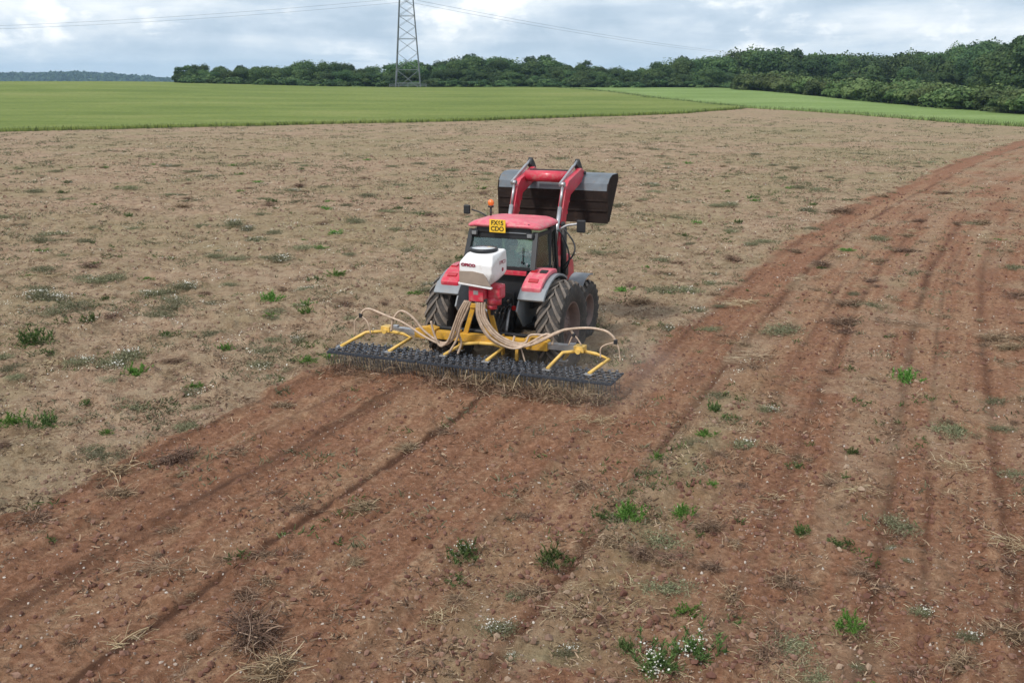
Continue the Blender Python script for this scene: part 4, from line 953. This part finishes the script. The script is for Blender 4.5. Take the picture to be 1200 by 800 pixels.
def f_dry(x, y):
    wd = rng.uniform(.15, .55)*(1 if y < 20 else 1.6); put('dry_weed', PX[rng.integers(5)], x, y, wd, rng.uniform(.5, 1.0), 'brown uprooted weed clump '+where(x, y)+', '+dist_word(y), 'dry weed', 'scattered brown weed clumps')
def f_straw(x, y):
    wd = rng.uniform(.3, .8)*(1 if y < 20 else 1.5); put('straw_clump', PS[rng.integers(2)], x, y, wd, .8, 'pale straw clump '+where(x, y)+', '+dist_word(y), 'dry weed', 'scattered pale straw clumps')
many('raw', 85, 15, 75, f_green, .9); many('worked', 15, 9, 50, f_green, 1, False)
many('raw', 210, 14, 85, f_dull, .8); many('worked', 26, 9, 60, f_dull, 1, False)
many('raw', 130, 14, 75, f_dry, .85); many('worked', 55, 9, 60, f_dry); many('worked', 95, 10, 60, f_dry, 1, False)
many('raw', 110, 14, 50, f_straw); many('worked', 22, 9, 45, f_straw); many('worked', 36, 9, 45, f_straw, 1, False)

# uncountable litter, stones and low growth
def rnd_field(n, r0, r1, a=.56):
    r = r0*(r1/r0)**rng.random(n); an = rng.uniform(-a, a, n); return r*np.sin(an), r*np.cos(an)
def not_under(x, y):
    s, t_ = to_st(x, y); return ~((np.abs(s) < 1.7) & (t_ > -.3) & (t_ < 5.2))
def litter(name, n, r0, r1, sel, Lr, wr, up, material, label, cat, per=1, rad=.08, arc=.15, minz=.004):
    n = n//per; x, y = rnd_field(n, r0, r1)
    s, t_, q, w, red, st = field_masks(x, y); pr = sel(x, y, w, q, t_)
    k = (rng.random(n) < pr) & not_under(x, y); x, y = x[k], y[k]; n = len(x)
    if per > 1:
        sz = rad*rng.uniform(.4, 1.6, n)*np.maximum(1, np.hypot(x, y)/30)**.8
        x = (x[:, None]+rng.normal(0, 1, (n, per))*sz[:, None]*1.2).ravel(); y = (y[:, None]+rng.normal(0, 1, (n, per))*sz[:, None]).ravel(); n = len(x)
    sc_ = np.maximum(1, np.hypot(x, y)/30)**.5
    P = np.stack([x, y, ground_z(x, y)+minz], 1)
    V, F = ribbons(P, dirs(n, up, .8), rng.uniform(*Lr, n)*sc_, rng.uniform(*wr, n)*sc_, arc*rng.uniform(-.2, 1, n), rng.normal(0, .22, n), 3, .6)
    o = link(name, np_mesh(name, V, F, False, None, [material])); tag(o, label, cat, kind='stuff')
def clump(x, y, sc_, seed, lo, hi): return ss(fbm(x, y, sc_, seed, 4, .6), lo, hi)
litter('straw_litter', 230000, 8, 110, lambda x, y, w, q, t_: (.12+.88*clump(x, y, .9, 301, .46, .64))*(1-.72*w)*np.where((w > .5) & (t_ < 0) & (q < 3.1), .35, np.where(w > .5, .32, 1)), (.02, .10), (.004, .009), .05, M['straw'], 'bleached straw and stalk bits strewn over the field', 'straw', per=6, rad=.12)
litter('stalk_litter', 260000, 8, 110, lambda x, y, w, q, t_: (.08+.92*clump(x, y, .7, 311, .50, .64))*(1-.5*w)*np.where((w > .5) & (t_ < 0) & (q < 3.1), .35, np.where(w > .5, .7, 1)), (.03, .11), (.009, .022), .3, M['dry'], 'dark brown dead stalks lying over the field', 'dry stalks', per=12, rad=.09)
litter('low_growth', 420000, 12, 150, lambda x, y, w, q, t_: clump(x, y, 1.7, 321, .52, .66)*(1-.86*w)*(.35+.65*ss(np.hypot(x, y), 15, 60)), (.04, .12), (.010, .026), .6, M['weed_dull'], 'sparse low grey green growth over the unworked ground', 'weeds', per=14, rad=.10)
litter('green_growth', 150000, 12, 150, lambda x, y, w, q, t_: clump(x, y, 1.1, 331, .60, .70)*(1-.80*w), (.03, .10), (.010, .022), .6, M['weed'], 'small green sprigs in patches over the unworked ground', 'weeds', per=14, rad=.06)
litter('flower_flecks', 90000, 19, 120, lambda x, y, w, q, t_: clump(x, y, 1.0, 341, .58, .68)*(1-.97*w), (.012, .03), (.012, .026), .3, M['petal_old'], 'pale faded flower heads flecking the unworked ground', 'flowers', per=10, rad=.10, arc=0, minz=.06)
# pale pebbles and clods
def blobs(name, n, r0, r1, sel, rr, material, label, cat):
    x, y = rnd_field(n, r0, r1); s, t_, q, w, red, st = field_masks(x, y)
    k = (rng.random(n) < sel(x, y, w, q, t_)) & not_under(x, y); x, y = x[k], y[k]; n = len(x)
    ph = (1+5**.5)/2
    I = np.array([(-1, ph, 0), (1, ph, 0), (-1, -ph, 0), (1, -ph, 0), (0, -1, ph), (0, 1, ph), (0, -1, -ph), (0, 1, -ph), (ph, 0, -1), (ph, 0, 1), (-ph, 0, -1), (-ph, 0, 1)])/1.9
    IF = np.array([(0, 11, 5), (0, 5, 1), (0, 1, 7), (0, 7, 10), (0, 10, 11), (1, 5, 9), (5, 11, 4), (11, 10, 2), (10, 7, 6), (7, 1, 8), (3, 9, 4), (3, 4, 2), (3, 2, 6), (3, 6, 8), (3, 8, 9), (4, 9, 5), (2, 4, 11), (6, 2, 10), (8, 6, 7), (9, 8, 1)])
    r = (rr[0]*(rr[1]/rr[0])**(rng.random(n)**2.0))*np.maximum(1, np.hypot(x, y)/25)**.7
    V = I[None]*r[:, None, None]*(1+rng.normal(0, .22, (n, 12, 1)))*rng.uniform(.6, 1.3, (n, 1, 3))
    V = V+np.stack([x, y, ground_z(x, y)+r*.25], 1)[:, None, :]
    F = IF[None]+(np.arange(n)*12)[:, None, None]
    o = link(name, np_mesh(name, V.reshape(-1, 3), F.reshape(-1, 3), False, None, [material])); tag(o, label, cat, kind='stuff')
M['pebble'] = leaf_mat('pale_pebbles', [(0, (.30, .22, .16)), (.6, (.48, .40, .32)), (1, (.62, .56, .48))], trans=0)
M['clod'] = leaf_mat('soil_clods', [(0, (.13, .062, .038)), (.5, (.20, .105, .065)), (1, (.30, .19, .125))], trans=0)
M['clod_tan'] = leaf_mat('tan_soil_clods', [(0, (.17, .105, .068)), (.5, (.27, .18, .12)), (1, (.38, .28, .19))], trans=0)
blobs('pebbles', 9000, 8, 45, lambda x, y, w, q, t_: .4+.6*w, (.005, .020), M['pebble'], 'small pale stones lying in the soil', 'stones')
blobs('soil_clods', 60000, 8, 60, lambda x, y, w, q, t_: w*(.25+.75*clump(x, y, .5, 401, .4, .6))*np.where((t_ < 0) & (q < 3), .45, 1), (.008, .042), M['clod'], 'red brown clods on the harrowed strips', 'clods')
blobs('tan_clods', 50000, 8, 80, lambda x, y, w, q, t_: (1-w)*(.2+.8*clump(x, y, .6, 411, .45, .6)), (.010, .050), M['clod_tan'], 'tan clods over the unworked ground', 'clods')
M['raked'] = leaf_mat('raked_dry_stalks', [(0, (.09, .055, .035)), (.45, (.20, .13, .08)), (.85, (.34, .24, .15)), (1, (.46, .36, .24))], trans=.1)
# straw gathered under and behind the tines
n = 2300; s = rng.uniform(-3.1, 3.0, n); dens = (.08+.92*ss(s, -.7, .9))*(.15+.85*ss(vn(s*3.1, s*0, 88), .3, .7))
k = rng.random(n) < dens; s = s[k]; n = len(s); tt = -.30+rng.normal(0, .14, n)
px = OX+RX*s+FX*tt; py = OY+RY*s+FY*tt
hgt = .22*np.exp(-((tt+.22)/.22)**2)
P = np.stack([px, py, ground_z(px, py)+rng.random(n)*hgt], 1)
V, F = ribbons(P, dirs(n, .45, 1.6), rng.uniform(.08, .30, n), rng.uniform(.006, .014, n), rng.uniform(-.05, .2, n), rng.normal(0, .4, n), 4, .6)
V[:, 2] = np.maximum(V[:, 2], P[:, 2].min()+.01)
tag(link('raked_straw', np_mesh('raked_straw', V, F, False, None, [M['raked']])), 'dry stalks raked up in a row under the tines', 'straw', kind='stuff')
n = 1350; s = np.concatenate([rng.normal(-2.6, .35, 250), rng.uniform(-.8, 2.9, 1100)]); tt = -.35+rng.normal(0, .16, n); px = OX+RX*s+FX*tt; py = OY+RY*s+FY*tt
P = np.stack([px, py, ground_z(px, py)+rng.random(n)*.14], 1); V, F = ribbons(P, dirs(n, .3, 1.4), rng.uniform(.06, .22, n), rng.uniform(.008, .018, n), .1, rng.normal(0, .4, n), 3, .6)
tag(link('raked_stalks', np_mesh('raked_stalks', V, F, False, None, [M['dry']])), 'dark stalks raked up in a row under the tines', 'dry stalks', kind='stuff')

# ------------------------------------------------------------------ trees
def crown_mat(*a, **k):
    m = leaf_mat(*a, **k); t = m.node_tree; r = next(n for n in t.nodes if n.type == 'VALTORGB')
    an = N(t, 'ShaderNodeAttribute'); an.attribute_name = 'tone'; t.links.new(an.outputs['Fac'], r.inputs[0]); return m
M['bark'] = mat('bark', (.10, .08, .06), .9, scale=2)
M['leaf'] = crown_mat('tree_foliage', [(0, (.022, .048, .019)), (.5, (.060, .106, .036)), (1, (.120, .175, .056))], trans=.2, objvar=.35)
M['leaf2'] = crown_mat('bush_foliage', [(0, (.04, .07, .021)), (.5, (.080, .120, .036)), (1, (.135, .172, .06))], trans=.2, objvar=.4)
def crown_mesh(rx, rz, zc, nb, per, leaf, material, low=0):
    """leaf clumps spread over many uneven sub-crowns; unit: metres"""
    C = rng.normal(size=(nb, 3)); C /= np.linalg.norm(C, axis=1, keepdims=True); C *= rng.uniform(.25, .80, (nb, 1))
    C = C*[rx, rx, rz]+[0, 0, zc]; rb = rng.uniform(.24, .44, nb)*rx; C[0] = [0, 0, zc+rz*.35]; rb[0] = rx*.62
    Vs = []; tone = np.repeat(rng.uniform(0, 1, nb), per*4)*.65
    for c_, r_ in zip(C, rb):
        d = rng.normal(size=(per, 3)); d /= np.linalg.norm(d, axis=1, keepdims=True); d[:, 2] = np.where(d[:, 2] < -.3, -d[:, 2]*.6, d[:, 2])
        lump = .8+.4*vn(d[:, 0]*3+c_[0], d[:, 1]*3+d[:, 2]*2, 7)
        P = c_+d*(r_*lump*rng.uniform(.72, 1.06, per))[:, None]*[1, 1, .85]
        nn = d+rng.normal(0, .38, (per, 3)); nn /= np.linalg.norm(nn, axis=1, keepdims=True)
        u = np.cross(nn, rng.normal(size=(per, 3))); u /= np.linalg.norm(u, axis=1, keepdims=True); v = np.cross(nn, u)
        sz = leaf*rng.uniform(.6, 1.4, per)[:, None]
        Vs.append(np.stack([P-u*sz, P-v*sz*.7, P+u*sz, P+v*sz*.7], 1).reshape(-1, 3))
    V = np.concatenate(Vs); V[:, 2] = np.maximum(V[:, 2], low)
    return np_mesh('crown', V, np.arange(len(V)).reshape(-1, 4), False, dict(tone=tone+np.repeat(rng.uniform(0, .35, len(V)//4), 4)), [material])
def trunk_mesh(h, r, rx):
    q = MB(); q.tube([(0, 0, -1), (0.05, 0, h*.2), (.1, .1, h*.5), (0, .1, h*.8)], [r*1.3, r, r*.7, r*.25], 8)
    for k in range(6):
        a = k*1.05+rng.uniform(0, .5); z0 = h*(.28+.08*k); e = rx*.7
        q.tube([(.05, .05, z0), (math.cos(a)*e*.5, math.sin(a)*e*.5, z0+h*.12), (math.cos(a)*e, math.sin(a)*e, z0+h*.18)], [r*.45, r*.3, r*.1], 6)
    bmesh.ops.recalc_face_normals(q.bm, faces=q.bm.faces[:]); me = bpy.data.meshes.new('trunk'); q.bm.to_mesh(me); q.bm.free(); me.materials.append(M['bark']); return me
TP = []
for i, (rx, rz, zc) in enumerate(((4.4, 4.6, 4.4), (5.2, 4.4, 4.0), (4.0, 4.8, 4.4), (4.8, 5.0, 4.6), (5.6, 4.0, 3.6), (4.2, 4.2, 3.9))):
    TP.append((crown_mesh(rx, rz, zc, 30, 420, .21, M['leaf'], .1), trunk_mesh(zc+rz*.6, .30, rx), zc+rz))
BP_ = [(crown_mesh(2.4, 1.6, 1.15, 18, 240, .17, M['leaf2'], .02), trunk_mesh(2.0, .1, 1.6), 3.0) for _ in range(3)]
BD_ = [(crown_mesh(2.4, 1.6, 1.15, 18, 240, .17, M['leaf'], .02), trunk_mesh(2.0, .1, 1.6), 3.0) for _ in range(2)]
def tree(kind, x, y, h, w=1.0, label='', group=None, cat='tree', name='tree'):
    cm, tmh, H0 = kind; s = h/H0
    t_ = empty(name, (x, y, float(terrain(x, y))-.1), rng.uniform(0, 6.28)); t_.scale = (s*w, s*w, s); tag(t_, label, cat, group)
    link('crown', cm, t_); link('trunk', tmh, t_); return t_
def pxx(px, D): return (px-600)/1200*D*.97
def top_h(py, D, z): return CAM_H+(90-py)/1200*D*.94-z
SZ = ['tall', 'rounded', 'broad', 'slim', 'low', 'bushy']
# the row along the crest: image column, height line, distance
row = []
tops = [(213, 80), (250, 79), (300, 80), (345, 76), (385, 69), (420, 74), (450, 77), (500, 71), (550, 64), (590, 68), (640, 70), (690, 72), (735, 84), (765, 76), (800, 68), (850, 63), (905, 57), (960, 61), (1020, 62), (1080, 61), (1130, 55), (1170, 46), (1210, 42), (1300, 36), (1420, 34)]
tx, ty = zip(*tops)
px = 218
i = 0
while px < 1215:
    D = rng.uniform(296, 322) if px < 860 else rng.uniform(300, 335); x = pxx(px, D); z = float(terrain(x, D))
    py = np.interp(px, tx, ty)+rng.normal(0, 3.2)+1.0; h = max(5.5, top_h(py, D, z))
    side = 'left of the pylon' if px < 462 else ('just right of the pylon' if px < 600 else ('along the middle of the skyline' if px < 800 else 'in the front of the right wood'))
    kind = int(rng.integers(6))
    tree(TP[kind], x, D, h, rng.uniform(.95, 1.3), '%s dark green tree on the crest, %s' % (SZ[kind], side), 'trees on the crest line')
    px += rng.uniform(15, 27); i += 1
for px in np.arange(218, 870, 12):      # understorey closing the row
    D = rng.uniform(286, 296); x = pxx(px+rng.uniform(-8, 8), D); tree(TP[rng.integers(6)], x, D, rng.uniform(3.4, 5.4), 1.3, 'low bushy tree in front of the row on the crest', 'low trees under the crest row')
for px in np.arange(222, 900, 8.5):
    D = rng.uniform(280, 292); tree(BD_[rng.integers(2)], pxx(px, D), D, rng.uniform(1.6, 2.8), 1.8, 'low dark scrub at the foot of the crest trees', 'scrub under the crest trees', 'bush', 'bush')
for px in np.arange(500, 1240, 17):     # second rank, behind
    D = rng.uniform(335, 370); x = pxx(px, D); z = float(terrain(x, D)); py = np.interp(px, tx, ty)+rng.normal(1.5, 2.5)
    tree(TP[rng.integers(6)], x, D, max(7, min(24, top_h(py, D, z))), 1.15, 'dark green tree in the second rank behind the crest row', 'trees behind the crest row')
for k in range(95):                     # the wood climbing the slope at the right
    D = rng.uniform(185, 330); px = rng.uniform(905, 1290); x = pxx(px, D)
    if D < 215+max(0, (1180-px))*.35: continue
    z = float(terrain(x, D)); ptop = np.interp(px, tx, ty)+rng.uniform(2, 26)*(1-(D-185)/200)
    h = np.clip(top_h(ptop, D, z), 6, 17); kd = int(rng.integers(6))
    tree(TP[kd], x, D, h, rng.uniform(.9, 1.2), '%s tree in the wood on the right hand slope' % SZ[kd], 'trees of the right hand wood')
# bushes in front of the wood, along the far edge of the paler field
bl = [(872, 250, 3.9), (890, 246, 4.4), (908, 242, 4.6), (926, 236, 4.4), (944, 230, 4.2), (962, 224, 4.0), (980, 220, 4.2), (998, 215, 4.3), (1016, 208, 4.2), (1034, 204, 3.9), (1052, 198, 4.4), (1070, 192, 4.2), (1090, 186, 4.0), (1110, 182, 4.1), (1130, 176, 4.0), (1150, 172, 3.8), (1172, 167, 3.7), (1195, 162, 3.6), (1218, 158, 3.7), (1245, 153, 3.8), (1275, 148, 3.8), (1310, 142, 4)]
for i, (px, D, h) in enumerate(bl):
    for j in range(3):
        DD = D+j*9+rng.uniform(-2, 2); x = pxx(px+rng.uniform(-7, 7), DD); hh = h*rng.uniform(.85, 1.12)+j*.35
        tree(BP_[rng.integers(3)], x, DD, hh, rng.uniform(1.1, 1.5), ['mid green bush along the edge of the paler field, front rank', 'bush in the middle rank beside the paler field', 'bush in the back rank against the wood'][j], 'bushes beside the paler field', 'bush', 'bush')
# far wooded ridge
n = 2600; ridge = []
M['far_leaf'] = leaf_mat('far_forest_foliage', [(0, (.022, .045, .022)), (1, (.05, .08, .035))], trans=0, objvar=0)
xx = rng.uniform(-2100, -640, n); yy = rng.uniform(2150, 2500, n)
topz = np.interp(xx/yy*1200+600, [-400, 0, 60, 105, 150, 185, 215, 245], [11, 10, 11, 14, 9, 3, -2, -7])
f1 = (yy-2150)/350; zz = -8+(topz+8)*np.sin(np.clip(f1*1.3, 0, 1)*math.pi/2)+rng.normal(0, 1.2, n)
Vs = []
for k in range(9):
    d = rng.normal(size=(n, 3)); d /= np.linalg.norm(d, axis=1, keepdims=True); d[:, 2] = np.abs(d[:, 2]); P = np.stack([xx, yy, zz-3], 1)+d*[9, 9, 5.0]
    u = rng.normal(size=(n, 3)); u /= np.linalg.norm(u, axis=1, keepdims=True); v = np.cross(u, d); sz = rng.uniform(3, 6, (n, 1)); Vs.append(np.stack([P-u*sz, P-v*sz, P+u*sz, P+v*sz], 1).reshape(-1, 3))
V = np.concatenate(Vs); tag(link('distant_forest', np_mesh('distant_forest', V, np.arange(len(V)).reshape(-1, 4), False, None, [M['far_leaf']])), 'blue hazy forest on the far ridge at the left', 'forest', kind='stuff')
rx_ = np.linspace(-2300, -560, 60); ry_ = np.array([2050, 2150, 2250, 2400, 2700, 3200])
GX, GY = np.meshgrid(rx_, ry_); tz = np.interp(GX/np.maximum(GY, 2300)*1200+600, [-400, 0, 60, 105, 150, 185, 215, 245], [7, 6, 7, 10, 5, -1, -7, -10])
f1 = np.array([-14, -10, .2, .9, 1, -14])[:, None]; GZ = np.where(f1 < -5, f1, -8+(tz+8)*f1)
me = np_mesh('far_hill', np.stack([GX.ravel(), GY.ravel(), GZ.ravel()], 1), grid_faces(len(ry_), len(rx_)), True, None, [M['far_leaf']]); tag(link('far_hill', me), 'low distant ridge under the forest', kind='structure')

# ------------------------------------------------------------------ pylon and conductors
PD_ = 282; pxp = pxx(478.5, PD_); pz = float(terrain(pxp, PD_)); ang = R(4)
pyl = empty('pylon', (pxp, PD_, pz-.2), ang); tag(pyl, 'grey steel lattice pylon standing on the field crest before the tree row', 'pylon')
def half(z): return np.interp(z, [0, 24, 30, 46], [3.3, 1.70, 1.4, .35])
q = MB(); lv = [0, 5.0, 9.3, 12.9, 16.0, 18.7, 21.2, 23.4, 25.6, 28, 31, 34, 37.5, 41, 46]
cor = [(-1, -1), (1, -1), (1, 1), (-1, 1)]
def cp(k, z): h = float(half(z)); return (cor[k % 4][0]*h, cor[k % 4][1]*h, z)
for k in range(4):
    for a_, b2 in zip(lv, lv[1:]): q.bar(cp(k, a_), cp(k, b2), .20, .20, 0)
q.build('legs', M['galv'], pyl)
q = MB()
for i, (a_, b2) in enumerate(zip(lv, lv[1:])):
    for k in range(4):
        if i % 2 == 0: q.bar(cp(k, b2), cp(k+1, b2), .11, .11, 0)
        q.bar(cp(k, a_), cp(k+1, b2), .075, .075, 0); q.bar(cp(k+1, a_), cp(k, b2), .075, .075, 0)
for k in range(4): q.bar(cp(k, 1.6), cp(k+1, 1.6), .16, .16, 0)
q.build('bracing', M['galv'], pyl)
ARMS = [(26.5, 6.8), (34, 8.2), (41, 6.0)]
for z_, ln in ARMS:
    for sy in (-1, 1):
        q = MB(); h = float(half(z_)); tip = (0, sy*ln, z_+.2)
        for sx in (-1, 1):
            q.bar((sx*h, sy*h, z_), tip, .16, .16, 0); q.bar((sx*h*.9, sy*h*.9, z_+1.9), tip, .13, .13, 0)
        q.build('crossarm', M['galv'], pyl)
        q = MB(); q.tube([(0, sy*ln, z_-.1+(-.35*k)) for k in range(12)], [.13 if k % 2 else .05 for k in range(12)], 8); q.build('insulator', M['steel'], pyl)
# marker gate and fence round the pylon foot
q = MB()
for k in range(5): q.box((-4.8+k*2.4, -4.2, .55), (.12, .12, 1.3))
q.box((0, -4.2, 1.1), (9.8, .06, .10)); q.box((0, -4.2, .7), (9.8, .06, .10)); o = q.build('pylon_barrier', M['galv']); o.location = (pxp, PD_, pz); o.rotation_euler = (0, 0, ang); tag(o, 'low rail barrier round the foot of the pylon', 'barrier')
def span(p0, p1, sag, r, lb, grp='overhead wires left of the pylon'):
    pts = []
    for k in range(41):
        u = k/40; p = Vector(p0).lerp(Vector(p1), u); p.z -= sag*4*u*(1-u); pts.append(p)
    q = MB(); q.tube(pts, r, 5); o = q.build('power_line', M['cable']); tag(o, lb, 'power line', grp)
W0 = Matrix.Translation((pxp, PD_, pz)) @ Matrix.Rotation(ang, 4, 'Z')
for i, (z_, ln) in enumerate(ARMS[:1]):
    for sy, nm in ((-1, 'nearer'), (1, 'farther')):
        a_ = W0 @ Vector((0, sy*ln, z_-4.0)); a2 = (a_.x, a_.y, a_.z)
        lvl = ['lowest', 'middle', 'topmost'][i]
        span(a2, (pxp-330, PD_+35+sy*ln, pz+z_-4.0-1.5), 6.5, .028, '%s wire of the %s pair, running left from the pylon' % (nm, lvl))
        span(a2, (pxp+330, PD_+484+sy*ln, pz+z_-7.0), 9.0, .032, '%s wire of the %s pair, running right from the pylon' % (nm, lvl), 'overhead wires right of the pylon')

# ------------------------------------------------------------------ dust raised beside the tractor
m = bpy.data.materials.new('dust_air'); m.use_nodes = True; t = m.node_tree; t.nodes.clear()
ob = N(t, 'ShaderNodeTexCoord').outputs['Generated']
ln = N(t, 'ShaderNodeVectorMath', operation='DISTANCE'); t.links.new(ob, ln.inputs[0]); ln.inputs[1].default_value = (.5, .5, .25)
fo = mapr(t, ln.outputs['Value'], .48, .05, 0, 1); nz = mapr(t, noise_n(t, ob, 3.5, 3, .6), .38, .68)
de = math_n(t, 'MULTIPLY', math_n(t, 'MULTIPLY', fo, nz), .26)
pv = N(t, 'ShaderNodeVolumePrincipled'); pv.inputs['Color'].default_value = (.86, .74, .64, 1); t.links.new(de, pv.inputs['Density'])
ou = N(t, 'ShaderNodeOutputMaterial'); t.links.new(pv.outputs[0], ou.inputs['Volume'])
q = MB(); q.lathe([(-.1, .0005), (-.08, 1.0), (.5, 1.25), (1.1, .85), (1.45, .0005)], 20, 'z'); o = q.build('dust', m)
o.location = to_w(2.7, .9, 0); o.rotation_euler = (0, 0, -YAW); o.scale = (1.5, 2.0, 1); tag(o, 'faint pale dust drifting beside the rear wheel', 'dust', kind='stuff')
# ------------------------------------------------------------------ haze
m = bpy.data.materials.new('haze_air'); m.use_nodes = True; t = m.node_tree; t.nodes.clear()
pv = N(t, 'ShaderNodeVolumePrincipled'); pv.inputs['Color'].default_value = (.50, .72, 1, 1); pv.inputs['Density'].default_value = HAZE; pv.inputs['Anisotropy'].default_value = .2
ou = N(t, 'ShaderNodeOutputMaterial'); t.links.new(pv.outputs[0], ou.inputs['Volume'])
if HAZE:
    q = MB(); q.box((0, 1300, 17), (9000, 6400, 78)); o = q.build('haze', m); tag(o, 'thin blue haze over the far land', kind='stuff')
